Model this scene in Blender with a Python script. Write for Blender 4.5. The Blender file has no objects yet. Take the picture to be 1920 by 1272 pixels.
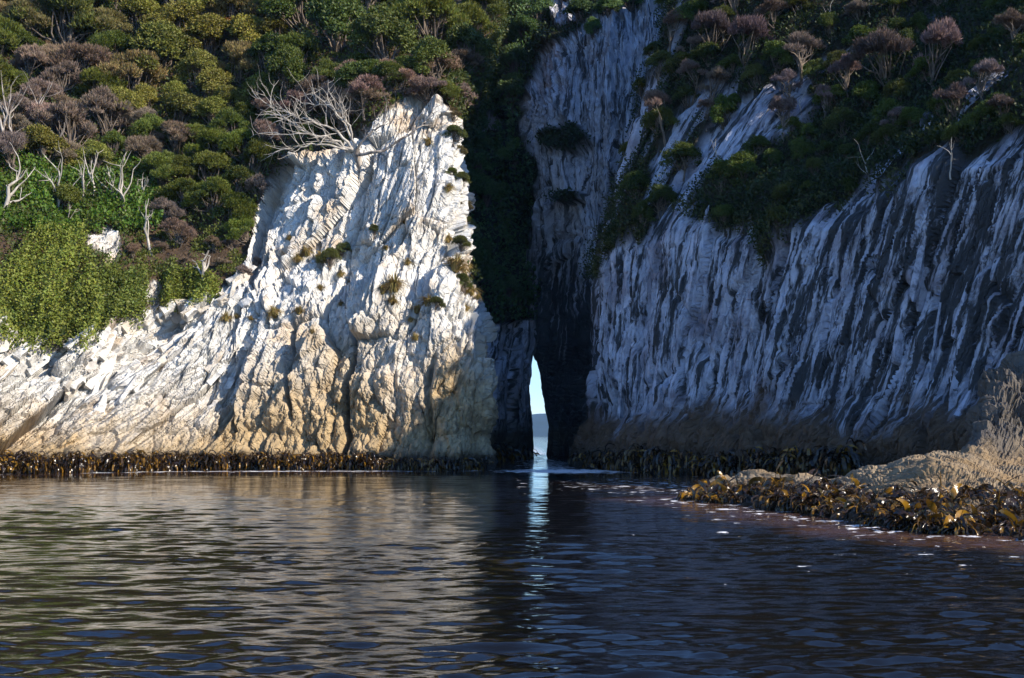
import bpy, math, random
import numpy as np
from mathutils import Vector

# ------------------------------------------------------------------ scene, camera, light
S = bpy.context.scene
C = S.collection
F = 2400.0                      # focal length in photograph pixels
CAMZ = 1.9
PITCH = math.atan(179.0 / F)
cam = bpy.data.cameras.new('camera')
cam.sensor_width = 36.0
cam.lens = 36.0 * F / 1920.0
cam.clip_start = 0.1
cam.clip_end = 20000.0
camo = bpy.data.objects.new('camera', cam)
camo.location = (0, 0, CAMZ)
camo.rotation_euler = (math.pi / 2 + PITCH, 0, 0)
C.objects.link(camo)
S.camera = camo

SUN_EL = math.radians(30.0)
SUN_AZ = math.radians(118.5)     # clockwise from +Y (the viewing direction) towards +X
W = bpy.data.worlds.new('World')
S.world = W
W.use_nodes = True
wn = W.node_tree
bg = wn.nodes['Background']
sky = wn.nodes.new('ShaderNodeTexSky')
sky.sky_type = 'NISHITA'
sky.sun_disc = False
sky.sun_elevation = SUN_EL
sky.sun_rotation = SUN_AZ
sky.air_density = 1.0
sky.dust_density = 0.0
sky.ozone_density = 9.0
wn.links.new(sky.outputs['Color'], bg.inputs['Color'])
bg.inputs['Strength'].default_value = 0.15
sl = bpy.data.lights.new('sun', 'SUN')
sl.energy = 5.0
sl.angle = math.radians(0.5)
sl.color = (1.0, 0.89, 0.72)
so = bpy.data.objects.new('sun', sl)
sundir = Vector((math.sin(SUN_AZ) * math.cos(SUN_EL), math.cos(SUN_AZ) * math.cos(SUN_EL), math.sin(SUN_EL)))
so.rotation_euler = sundir.to_track_quat('Z', 'Y').to_euler()
so.location = (40, -40, 60)
C.objects.link(so)
S.view_settings.view_transform = 'Standard'
S.view_settings.look = 'None'
S.view_settings.gamma = 1.0
S.view_settings.exposure = 0.65
S.view_settings.use_curve_mapping = False
S.cycles.use_denoising = True
S.cycles.use_adaptive_sampling = True
S.cycles.adaptive_threshold = 0.025
S.cycles.max_bounces = 5
S.cycles.diffuse_bounces = 2
S.cycles.glossy_bounces = 3
S.cycles.volume_bounces = 0
S.cycles.transparent_max_bounces = 4
S.cycles.caustics_reflective = False
S.cycles.caustics_refractive = False

# ------------------------------------------------------------------ helpers
CP, SP = math.cos(PITCH), math.sin(PITCH)
def at(px, py, d):
    """point at depth d (metres along +Y) seen at photograph pixel (px, py)"""
    u = (np.asarray(px, float) - 960.0) / F
    v = (636.0 - np.asarray(py, float)) / F
    yy = CP - v * SP
    zz = SP + v * CP
    d = np.asarray(d, float)
    return np.stack(np.broadcast_arrays(u / yy * d, d, CAMZ + zz / yy * d), -1)
def proj(P):
    P = np.asarray(P, float)
    x, y, z = P[..., 0], P[..., 1], P[..., 2] - CAMZ
    f = y * CP + z * SP
    w = -y * SP + z * CP
    f = np.where(f < 0.5, 0.5, f)
    return 960 + F * x / f, 636 - F * w / f
def hsh(ix, iy, s):
    n = (ix.astype(np.int64) * 374761393 + iy.astype(np.int64) * 668265263 + s * 1274126177) & 0xffffffff
    n = ((n ^ (n >> 13)) * 1274126177) & 0xffffffff
    n = ((n ^ (n >> 16)) * 2246822519) & 0xffffffff
    n = n ^ (n >> 15)
    return (n & 0xffffff) / float(1 << 24)
def vn(x, y, s=0):
    ix, iy = np.floor(x), np.floor(y)
    fx, fy = x - ix, y - iy
    fx = fx * fx * fx * (fx * (fx * 6 - 15) + 10)
    fy = fy * fy * fy * (fy * (fy * 6 - 15) + 10)
    a, b = hsh(ix, iy, s), hsh(ix + 1, iy, s)
    c, d = hsh(ix, iy + 1, s), hsh(ix + 1, iy + 1, s)
    return (a + (b - a) * fx) * (1 - fy) + (c + (d - c) * fx) * fy
def fbm(x, y, s=0, o=4, g=0.5):
    r = np.zeros(np.broadcast(x, y).shape); a = 1.0; t = 0.0
    for k in range(o):
        r = r + a * vn(x * 2 ** k + 17.3 * k, y * 2 ** k - 9.1 * k, s + k * 31)
        t += a; a *= g
    return r / t * 2 - 1
def ridged(x, y, s=0, o=3):
    r = 0; a = 1.0; t = 0
    for k in range(o):
        r = r + a * (1 - np.abs(2 * vn(x * 2 ** k + 3.3 * k, y * 2 ** k + 7 * k, s + k * 13) - 1)); t += a; a *= 0.5
    return r / t
def voro(x, y, s=0):
    ix, iy = np.floor(x), np.floor(y)
    f1 = np.full(x.shape, 9.0); f2 = f1.copy()
    dx = np.zeros(x.shape); dy = dx.copy(); ci = dx.copy(); cj = dx.copy()
    for di in (-1, 0, 1):
        for dj in (-1, 0, 1):
            i, j = ix + di, iy + dj
            ex = i + 0.1 + 0.8 * hsh(i, j, s) - x
            ey = j + 0.1 + 0.8 * hsh(i, j, s + 7) - y
            d = np.hypot(ex, ey)
            m = d < f1
            f2 = np.where(m, f1, np.minimum(f2, d))
            f1 = np.where(m, d, f1)
            dx = np.where(m, ex, dx); dy = np.where(m, ey, dy)
            ci = np.where(m, i, ci); cj = np.where(m, j, cj)
    return f1, f2, dx, dy, hsh(ci, cj, s + 11), hsh(ci, cj, s + 23), hsh(ci, cj, s + 41)
def sstep(a, b, x):
    t = np.clip((x - a) / (b - a), 0, 1)
    return t * t * (3 - 2 * t)
def blur(A, n=3, w=5):
    k = np.ones(w) / w
    for _ in range(n):
        for ax in (0, 1):
            B = np.concatenate([np.repeat(np.take(A, [0], ax), w // 2, ax), A, np.repeat(np.take(A, [-1], ax), w // 2, ax)], ax)
            c = np.cumsum(B, ax)
            z = np.zeros_like(np.take(c, [0], ax))
            c = np.concatenate([z, c], ax)
            m = A.shape[ax]
            A = (np.take(c, range(w, w + m), ax) - np.take(c, range(0, m), ax)) / w
    return A
def bilin(xs, ys, T, X, Y):
    xs, ys, T = np.array(xs, float), np.array(ys, float), np.array(T, float)   # T[row y][col x]
    i = np.clip(np.searchsorted(xs, X, 'right') - 1, 0, len(xs) - 2)
    j = np.clip(np.searchsorted(ys, Y, 'right') - 1, 0, len(ys) - 2)
    fx = np.clip((X - xs[i]) / (xs[i + 1] - xs[i]), 0, 1)
    fy = np.clip((Y - ys[j]) / (ys[j + 1] - ys[j]), 0, 1)
    return (T[j, i] * (1 - fx) + T[j, i + 1] * fx) * (1 - fy) + (T[j + 1, i] * (1 - fx) + T[j + 1, i + 1] * fx) * fy
def normals(P):
    a = np.gradient(P, axis=0); b = np.gradient(P, axis=1)
    n = np.cross(a, b)
    return n / np.maximum(np.linalg.norm(n, axis=-1, keepdims=True), 1e-9)

def raw_mesh(name, V, Q, attrs=None, smooth=False):
    """V (n,3), Q (m,k) faces of one size; attrs {name: (type, array)}"""
    V = np.ascontiguousarray(V, dtype=np.float32); Q = np.ascontiguousarray(Q, dtype=np.int32)
    me = bpy.data.meshes.new(name)
    k = Q.shape[1]
    me.vertices.add(len(V)); me.vertices.foreach_set('co', V.ravel())
    me.loops.add(Q.size); me.loops.foreach_set('vertex_index', Q.ravel())
    me.polygons.add(len(Q))
    me.polygons.foreach_set('loop_start', np.arange(0, Q.size, k, dtype=np.int32))
    me.polygons.foreach_set('loop_total', np.full(len(Q), k, dtype=np.int32))
    me.polygons.foreach_set('use_smooth', np.full(len(Q), smooth, dtype=bool))
    for n, (t, A) in (attrs or {}).items():
        at_ = me.attributes.new(n, t, 'POINT')
        A = np.ascontiguousarray(A, dtype=np.float32)
        at_.data.foreach_set({'FLOAT': 'value', 'FLOAT_VECTOR': 'vector', 'FLOAT_COLOR': 'color'}[t], A.ravel())
    me.update(calc_edges=True)
    return me
def gridq(r, c):
    i = np.arange(r - 1)[:, None] * c + np.arange(c - 1)[None, :]
    return np.stack([i, i + 1, i + c + 1, i + c], -1).reshape(-1, 4)
def link(name, me, mat=None, parent=None):
    o = bpy.data.objects.new(name, me)
    C.objects.link(o)
    if mat is not None and me is not None and not me.materials:
        me.materials.append(mat)
    if parent: o.parent = parent
    return o
def tag(o, label=None, cat=None, group=None, kind=None):
    if label: o['label'] = label
    if cat: o['category'] = cat
    if group: o['group'] = group
    if kind: o['kind'] = kind
    return o
def grid_obj(name, P, mat, attrs, flip=False):
    r, c = P.shape[:2]
    Q = gridq(r, c)
    if flip: Q = Q[:, ::-1]
    me = raw_mesh(name, P.reshape(-1, 3), Q, {k: (t, A.reshape(r * c, -1)) for k, (t, A) in attrs.items()})
    return link(name, me, mat)

# ------------------------------------------------------------------ material helpers
class NT:
    def __init__(s, name):
        s.m = bpy.data.materials.new(name); s.m.use_nodes = True
        s.t = s.m.node_tree; s.b = s.t.nodes['Principled BSDF']; s.out = s.t.nodes['Material Output']
    def n(s, typ, **kw):
        x = s.t.nodes.new(typ)
        for k, v in kw.items():
            if k in ('operation', 'data_type', 'blend_type', 'attribute_name', 'noise_dimensions', 'feature', 'noise_type', 'normalize'): setattr(x, k, v)
            else: x.inputs[k].default_value = v
        return x
    def l(s, a, b): s.t.links.new(a, b)
    def attr(s, name, sock='Fac'): return s.n('ShaderNodeAttribute', attribute_name=name).outputs[sock]
    def math(s, op, a, b=0.0, c=None, clamp=False):
        x = s.t.nodes.new('ShaderNodeMath'); x.operation = op; x.use_clamp = clamp
        for i, v in enumerate((a, b, c)):
            if v is None: continue
            if isinstance(v, (int, float)): x.inputs[i].default_value = v
            else: s.l(v, x.inputs[i])
        return x.outputs[0]
    def ramp(s, f, a, b):
        x = s.t.nodes.new('ShaderNodeMapRange'); x.interpolation_type = 'SMOOTHSTEP'
        x.inputs['From Min'].default_value = a; x.inputs['From Max'].default_value = b
        s.l(f, x.inputs['Value']); return x.outputs[0]
    def mix(s, f, a, b, blend='MIX'):
        x = s.t.nodes.new('ShaderNodeMix'); x.data_type = 'RGBA'; x.blend_type = blend
        for i, v in ((0, f), (6, a), (7, b)):
            if isinstance(v, (int, float)): x.inputs[i].default_value = v
            elif isinstance(v, tuple): x.inputs[i].default_value = v + (1.0,) if len(v) == 3 else v
            else: s.l(v, x.inputs[i])
        return x.outputs[2]
    def noise(s, vec, scale, detail=4, rough=0.55, mul=None):
        if mul is not None:
            m = s.t.nodes.new('ShaderNodeVectorMath'); m.operation = 'MULTIPLY'
            s.l(vec, m.inputs[0]); m.inputs[1].default_value = mul; vec = m.outputs[0]
        x = s.n('ShaderNodeTexNoise', Scale=scale, Detail=detail, Roughness=rough)
        s.l(vec, x.inputs['Vector']); return x.outputs['Fac']
    def pos(s): return s.t.nodes.new('ShaderNodeNewGeometry').outputs['Position']
    def bump(s, h, strength, dist, normal=None):
        x = s.n('ShaderNodeBump', Strength=strength, Distance=dist); s.l(h, x.inputs['Height'])
        if normal: s.l(normal, x.inputs['Normal'])
        return x.outputs['Normal']

def rock_mat(name, pale, grey, stain, tan, soil, wet, dark_lo, dark_hi, dark_amt, rough=0.85, grey_amt=0.7, along=1.0):
    N = NT(name)
    st = N.attr('st', 'Vector')
    zone = N.n('ShaderNodeSeparateColor'); N.l(N.attr('zone', 'Color'), zone.inputs[0])
    cell = N.attr('cell')
    ps = N.pos()
    streak = N.noise(st, 1.0, 6, 0.62, (3.2, 0.42, 1))
    fine = N.noise(st, 1.0, 5, 0.65, (14.0, 2.2, 1))
    col = N.mix(N.math('MULTIPLY', N.ramp(streak, 0.46, 0.72), grey_amt), pale, grey)
    col = N.mix(N.math('MULTIPLY', N.ramp(fine, 0.52, 0.74), 0.65), col, grey)
    col = N.mix(N.math('MULTIPLY', N.ramp(cell, 0.55, 1.0), 0.35), col, grey)
    pt = N.noise(ps, 0.9, 7, 0.68)
    col = N.mix(N.math('MULTIPLY', N.ramp(pt, 0.5, 0.66), 0.6), col, grey)
    lo = N.noise(ps, 0.33, 5, 0.6)
    col = N.mix(N.math('MULTIPLY', N.ramp(lo, 0.47, 0.68), 0.7), col, stain)
    # dark lichen / wet mineral runs along the strata, plus painted shade from zone blue
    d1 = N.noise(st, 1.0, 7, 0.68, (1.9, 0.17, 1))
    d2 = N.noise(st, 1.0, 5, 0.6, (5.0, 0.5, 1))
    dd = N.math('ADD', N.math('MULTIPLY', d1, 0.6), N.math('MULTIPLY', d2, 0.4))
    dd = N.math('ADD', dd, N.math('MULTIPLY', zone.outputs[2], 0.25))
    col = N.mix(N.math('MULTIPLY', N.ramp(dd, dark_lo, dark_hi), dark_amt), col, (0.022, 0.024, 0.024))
    # barnacle / lichen tan belt
    tn = N.noise(ps, 1.6, 6, 0.65)
    tcol = N.mix(N.ramp(tn, 0.35, 0.65), tan, tuple(c * 0.62 for c in tan))
    col = N.mix(zone.outputs[1], col, tcol)
    # soil and litter
    sn = N.noise(ps, 2.3, 5, 0.6)
    scol = N.mix(sn, soil, tuple(c * 0.45 for c in soil))
    col = N.mix(zone.outputs[0], col, scol)
    # tide-wet foot
    sep = N.n('ShaderNodeSeparateXYZ'); N.l(ps, sep.inputs[0])
    wz = N.math('ADD', sep.outputs[2], N.math('MULTIPLY', N.math('SUBTRACT', tn, 0.5), 1.2))
    wetf = N.ramp(wz, wet[1], wet[0])
    col = N.mix(wetf, col, (0.03, 0.022, 0.016))
    N.l(col, N.b.inputs['Base Color'])
    rg = N.math('SUBTRACT', rough, N.math('MULTIPLY', wetf, 0.4)); N.l(rg, N.b.inputs['Roughness'])
    N.b.inputs['Specular IOR Level'].default_value = 0.25
    vm = N.t.nodes.new('ShaderNodeVectorMath'); vm.operation = 'MULTIPLY'; vm.inputs[1].default_value = (2.6, along, 1)
    va = N.t.nodes.new('ShaderNodeVectorMath'); va.operation = 'ADD'
    wz_ = N.n('ShaderNodeTexNoise', Scale=1.4, Detail=4.0); N.l(st, wz_.inputs['Vector'])
    vs_ = N.t.nodes.new('ShaderNodeVectorMath'); vs_.operation = 'SCALE'; vs_.inputs['Scale'].default_value = 0.55
    N.l(wz_.outputs['Color'], vs_.inputs[0]); N.l(st, va.inputs[0]); N.l(vs_.outputs[0], va.inputs[1])
    N.l(va.outputs[0], vm.inputs[0])
    vo = N.n('ShaderNodeTexVoronoi', feature='DISTANCE_TO_EDGE', Scale=1.0); N.l(vm.outputs[0], vo.inputs['Vector'])
    crack = N.ramp(vo.outputs['Distance'], 0.0, 0.06)
    fine = N.math('ADD', N.math('MULTIPLY', fine, 1.0), N.math('MULTIPLY', crack, 0.9))
    hgt = N.math('ADD', N.math('MULTIPLY', fine, 0.6), N.math('MULTIPLY', N.noise(ps, 7.0, 6, 0.7), 0.5))
    N.l(N.bump(hgt, 0.9, 0.12), N.b.inputs['Normal'])
    return N.m
M = {}
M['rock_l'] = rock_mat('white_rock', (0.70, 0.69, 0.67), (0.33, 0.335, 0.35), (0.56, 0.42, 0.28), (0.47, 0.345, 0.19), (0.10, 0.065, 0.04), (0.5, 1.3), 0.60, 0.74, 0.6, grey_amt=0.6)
M['rock_r'] = rock_mat('streaked_rock', (0.56, 0.59, 0.72), (0.16, 0.165, 0.215), (0.20, 0.165, 0.20), (0.15, 0.095, 0.06), (0.035, 0.03, 0.016), (0.3, 1.6), 0.492, 0.553, 0.93, along=0.35)  # blue of skylit shade tinted into the pale and grey tones
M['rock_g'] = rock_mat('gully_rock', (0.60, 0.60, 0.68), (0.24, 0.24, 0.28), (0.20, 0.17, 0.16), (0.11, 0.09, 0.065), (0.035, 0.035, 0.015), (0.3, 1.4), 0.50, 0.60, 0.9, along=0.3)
M['rock_f'] = rock_mat('reef_rock', (0.30, 0.235, 0.16), (0.13, 0.10, 0.07), (0.29, 0.185, 0.085), (0.29, 0.20, 0.11), (0.14, 0.125, 0.115), (0.1, 0.75), 0.62, 0.75, 0.7)

# ------------------------------------------------------------------ strata relief
def strata(b, a, k=1.0, sd=0, sa=1.0, big=1.0):
    """slabby broken relief in metres: b across the beds, a along them"""
    bw = b + 0.4 * fbm(b * 0.16, a * 0.16, sd + 5, 3) + 0.10 * fbm(b * 0.9, a * 0.6, sd + 6, 3)
    aw = a + 0.9 * fbm(b * 0.3, a * 0.2, sd + 8, 3)
    f1, f2, dx, dy, r1, r2, r3 = voro(bw / 3.6, aw / (6.5 * sa), sd + 1)
    h = big * ((r1 - 0.5) * 0.9 + dx * (r2 - 0.45) * 2.3 + dy * (r3 - 0.5) * 1.5)
    h -= 0.35 * np.exp(-((f2 - f1) / 0.03) ** 2)
    c = r1
    f1, f2, dx, dy, r1, r2, r3 = voro(bw / 1.25 + 40, aw / (2.7 * sa), sd + 2)
    h += (r1 - 0.5) * 0.55 + dx * (r2 - 0.3) * 0.95 + dy * (r3 - 0.5) * 0.5
    h -= 0.26 * np.exp(-((f2 - f1) / 0.05) ** 2)
    c = 0.4 * c + 0.6 * r1
    f1, f2, dx, dy, r1, r2, r3 = voro(bw / 0.50 + 80, aw / (1.1 * sa), sd + 3)
    h += (r1 - 0.5) * 0.36 + dx * (r2 - 0.3) * 0.55 + dy * (r3 - 0.5) * 0.4
    h -= 0.12 * np.exp(-((f2 - f1) / 0.07) ** 2)
    c = 0.6 * c + 0.4 * r1
    f1, f2, dx, dy, r1, r2, r3 = voro(bw / 0.21 + 120, aw / (0.45 * sa), sd + 4)
    h += (r1 - 0.5) * 0.20 + dx * (r2 - 0.3) * 0.26 + dy * (r3 - 0.5) * 0.18
    h += 0.10 * (ridged(bw * 2.4, aw * 0.22, sd + 14, 3) - 0.6)
    h += 0.05 * fbm(b * 6, a * 4, sd + 9, 3)
    return h * k, c
def knobs(x, z, sd=0):
    """weathered rounded lumps of the splash belt"""
    xw = x + 0.3 * fbm(x * 0.8, z * 0.8, sd, 3); zw = z + 0.3 * fbm(x * 0.8 + 9, z * 0.8, sd + 3, 3)
    f1, f2, dx, dy, r1, r2, r3 = voro(xw / 0.95, zw / 1.9, sd + 1)
    h = (0.55 - f1 ** 1.6) * 0.75 + (r1 - 0.5) * 0.45
    f1, f2, dx, dy, r1, r2, r3 = voro(xw / 0.36, zw / 0.62, sd + 2)
    h += (0.5 - f1) * 0.34 + (r1 - 0.5) * 0.14
    f1, f2, dx, dy, r1, r2, r3 = voro(xw / 0.15, zw / 0.2, sd + 4)
    h += (0.5 - f1) * 0.12
    return h

MASS = {}
def store(name, P, N, mask=None):
    px, py = proj(P)
    MASS[name] = dict(P=P.reshape(-1, 3), N=N.reshape(-1, 3), px=px.ravel(), py=py.ravel(), m=None if mask is None else mask.ravel())
def surf(name, px, py):
    m = MASS[name]
    e = (m['px'] - px) ** 2 + (m['py'] - py) ** 2 + (m['P'][:, 1] * 0.3) ** 2 * 0.02
    i = int(np.argmin(e))
    return m['P'][i], m['N'][i]

# ------------------------------------------------------------------ sunlit cliff and hillside
LX = [-900, -400, 0, 150, 300, 450, 560, 700, 830, 905, 1000]
LY = [-330, -150, 0, 100, 190, 300, 400, 480, 560, 640, 720, 800, 880, 960]
LT = np.array([  # columns of LX per row
 [112, 112, 114, 115, 116, 117, 116, 115, 113, 114, 114],
 [103, 103, 106, 107, 108, 108, 107, 105, 103, 104, 105],
 [92, 94, 97, 99, 100, 100, 98, 95, 93, 95, 98],
 [85, 87, 91, 93, 94, 94, 91, 86, 85, 88, 92],
 [79, 81, 86, 88, 89, 88, 83, 76.5, 77, 82, 86],
 [72, 74, 79, 82, 84, 83, 77.2, 74.4, 75, 79, 83],
 [67, 69, 74, 77, 80, 79.5, 75.4, 73.5, 74, 77, 80],
 [63, 65, 70, 73.5, 77, 77, 74.4, 73, 73, 75.5, 78],
 [60, 62, 67.5, 70, 73.5, 74.6, 73.4, 72.3, 72, 73.5, 75],
 [57, 60, 66, 68.2, 71.6, 73.2, 72.4, 71.4, 71, 72, 73],
 [55, 58, 64.8, 67, 70.6, 72.2, 71.6, 70.8, 70.4, 71, 72],
 [54, 56.5, 63.6, 66, 69.6, 71.2, 70.8, 70.2, 69.8, 70.4, 71.5],
 [53, 55, 62.4, 65, 68.6, 70.4, 70.0, 69.6, 69.2, 70, 71],
 [52.5, 54.5, 61.6, 64.2, 68, 69.8, 69.5, 69, 68.7, 69.5, 70.6]])
EDGE_Y = [-330, -60, 0, 60, 130, 190, 250, 300, 400, 480, 520, 560, 600, 700, 830, 880, 960]
EDGE_X = [1000, 938, 930, 905, 892, 846, 836, 832, 836, 848, 872, 888, 901, 905, 908, 912, 918]
VEG_X = [-900, 0, 100, 200, 270, 330, 400, 440, 468, 500, 540, 620, 660, 700, 760, 800, 835, 860, 1000]
VEG_Y = [645, 640, 652, 612, 588, 575, 556, 540, 478, 352, 300, 284, 262, 225, 188, 190, 215, 235, 235]
def build_left():
    R, Cn, Wn = 450, 600, 40
    v = np.linspace(0, 1, R)
    rows = np.interp(v, [0, 0.10, 0.90, 1], [-330, 0, 880, 960])
    ed = np.interp(rows, EDGE_Y, EDGE_X)
    u = np.interp(np.linspace(0, 1, Cn), [0, 0.09, 1], [0, (40 + 900 - 70) / 1805.0, 1])
    PY = np.repeat(rows[:, None], Cn, 1)
    PX = -900 + (ed[:, None] + 900) * u[None, :]
    PX = PX + 0
    D = bilin(LX, LY, LT, PX, PY)
    led = np.interp(PX, [430, 560, 700, 830, 905], [545, 530, 545, 535, 560]) + 14 * fbm(PX / 60, PX * 0, 5, 3)
    D = D + 1.5 * sstep(12, -24, PY - led) * sstep(430, 540, PX) * sstep(120, 260, PY) - 0.5 * sstep(430, 520, PX) * sstep(0, 60, PY - led)
    D = blur(D, 2, 7)
    P = at(PX, PY, D)
    # the buttress turns its corner and runs back into the gully
    t = np.linspace(0, 1, Wn + 1)[1:] ** 1.5
    E = P[:, -1:, :]
    Wr = E + np.stack([0.12 * np.sin(np.minimum(t * 12, 3.14)) - 0.75 * t, 14 * t, 0 * t], -1)[None]
    P = np.concatenate([P, Wr], 1)
    PXa = np.concatenate([PX, PX[:, -1:] + 20 * t[None]], 1)
    PYa = np.concatenate([PY, np.repeat(PY[:, -1:], Wn, 1)], 1)
    # overall swelling of the face
    N = normals(blur(P[..., 0], 2, 9)[..., None] * [1, 0, 0] + blur(P[..., 1], 2, 9)[..., None] * [0, 1, 0] + P[..., 2:3] * [0, 0, 1])
    if N[R // 2, Cn // 2, 1] > 0: N = -N
    x, z = P[..., 0].copy(), P[..., 2]
    x[:, Cn:] = x[:, Cn - 1:Cn] + 14 * t[None]
    cot = np.interp(PXa, [-300, 380, 520, 900], [0.80, 0.75, 0.36, 0.2])
    b = x - z * cot; a = z * np.sqrt(1 + cot ** 2)
    nz = fbm(PXa / 26, PYa / 26, 77, 4)
    veg = sstep(-9, 9, np.interp(PXa, VEG_X, VEG_Y) - PYa + 16 * nz)
    # bare patches in the scrub: pale outcrop, and the brown scree
    out = sstep(1.15, 0.8, np.hypot((PXa - 192) / 26, (PYa - 465) / 38) + 0.7 * nz)
    out = np.maximum(out, sstep(1.1, 0.8, np.hypot((PXa - 288) / 22, (PYa - 552) / 16) + 0.3 * nz))
    out = np.maximum(out, sstep(1.1, 0.8, np.hypot((PXa - 515) / 26, (PYa - 2) / 12) + 0.3 * nz))
    side = sstep(848, 862, PXa) * sstep(600, 520, PYa) * sstep(-0.25, 0.2, fbm(PXa / 30, PYa / 40, 5, 3))
    veg = np.clip(np.maximum(veg * (1 - out), side * sstep(235, 260, PYa)), 0, 1)
    h, cell = strata(b, a, np.interp(PXa, [0, 420, 520, 900], [1.0, 1.0, 0.85, 0.8]), 100, np.interp(PXa, [0, 500, 900], [0.9, 1.0, 1.15]), 2.0)
    # deeper gullies between the big beds
    h += np.interp(PXa, [380, 520], [1.7, 0.9]) * (ridged(b / 4.5, a / 22, 61, 2) - 0.6) + 0.6 * fbm(x / 5, z / 5, 9, 3)
    lo = sstep(5.6, 2.2, z + 1.6 * fbm(x / 3.5, z / 3.5, 15, 3) + np.interp(PXa, [0, 400, 560, 900], [1.3, 0.8, -2.2, -2.2]))
    k = knobs(x, z, 300) + 0.5 * fbm(x / 3, z / 3, 12, 3)
    h = h * (1 - lo) + (0.35 * h + k) * lo
    # master joint on the buttress (dark vertical crack) and a second one
    for cx, w, d0, z0, z1 in ((654, 0.16, 1.5, 0, 8.6), (546, 0.12, 0.9, 3.0, 8.0), (808, 0.2, 0.8, 1.0, 6.0)):
        line = cx + 10 * fbm(z / 2.2, z * 0 + cx, 33, 3) + 1.2 * (z - 4)
        dist = (PXa - line) / 32.0
        h -= d0 * np.exp(-(dist / w) ** 2) * sstep(z0 - 1, z0 + 0.5, z) * sstep(z1 + 1, z1 - 1, z)
    soilh = 0.55 * fbm(x / 2.2, z / 2.2 + P[..., 1] / 3, 41, 4) + 0.3
    hh = h * (1 - veg) + soilh * veg
    hh *= 1 - 0.6 * sstep(870, 950, PYa)
    Pd = P + N * hh[..., None]
    # bench of rock that carries the kelp
    bench = sstep(1.9, 0.5, P[..., 2]) * 1.0
    Pd[..., 1] -= bench * (0.9 + 0.5 * fbm(x / 2.5, z * 0, 8, 3))
    lot = sstep(8.6, 1.6, z + 3.0 * fbm(x / 3.0, z / 4.5, 215, 5) + np.interp(PXa, [0, 400, 560, 900], [2.2, 1.6, -0.6, -0.6]))
    tan = lot * 0.97
    tan = np.maximum(tan, 0.6 * sstep(0.0, 0.5, fbm(x / 3, z / 5, 29, 4)) * sstep(12, 6, z))
    zone = np.stack([veg, tan * (1 - veg), 0 * veg, 1 + 0 * veg], -1)
    o = grid_obj('sunlit_cliff', Pd, M['rock_l'], {'st': ('FLOAT_VECTOR', np.stack([b, a, 0 * a], -1)), 'zone': ('FLOAT_COLOR', zone), 'cell': ('FLOAT', cell)})
    tag(o, 'sunlit white rock cliff and hillside with tan foot', kind='structure')
    n2 = normals(Pd); n2 = np.where((n2 * N).sum(-1, keepdims=True) < 0, -n2, n2)
    store('left', Pd, N, veg)
    return o
LEFT = build_left()

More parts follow.
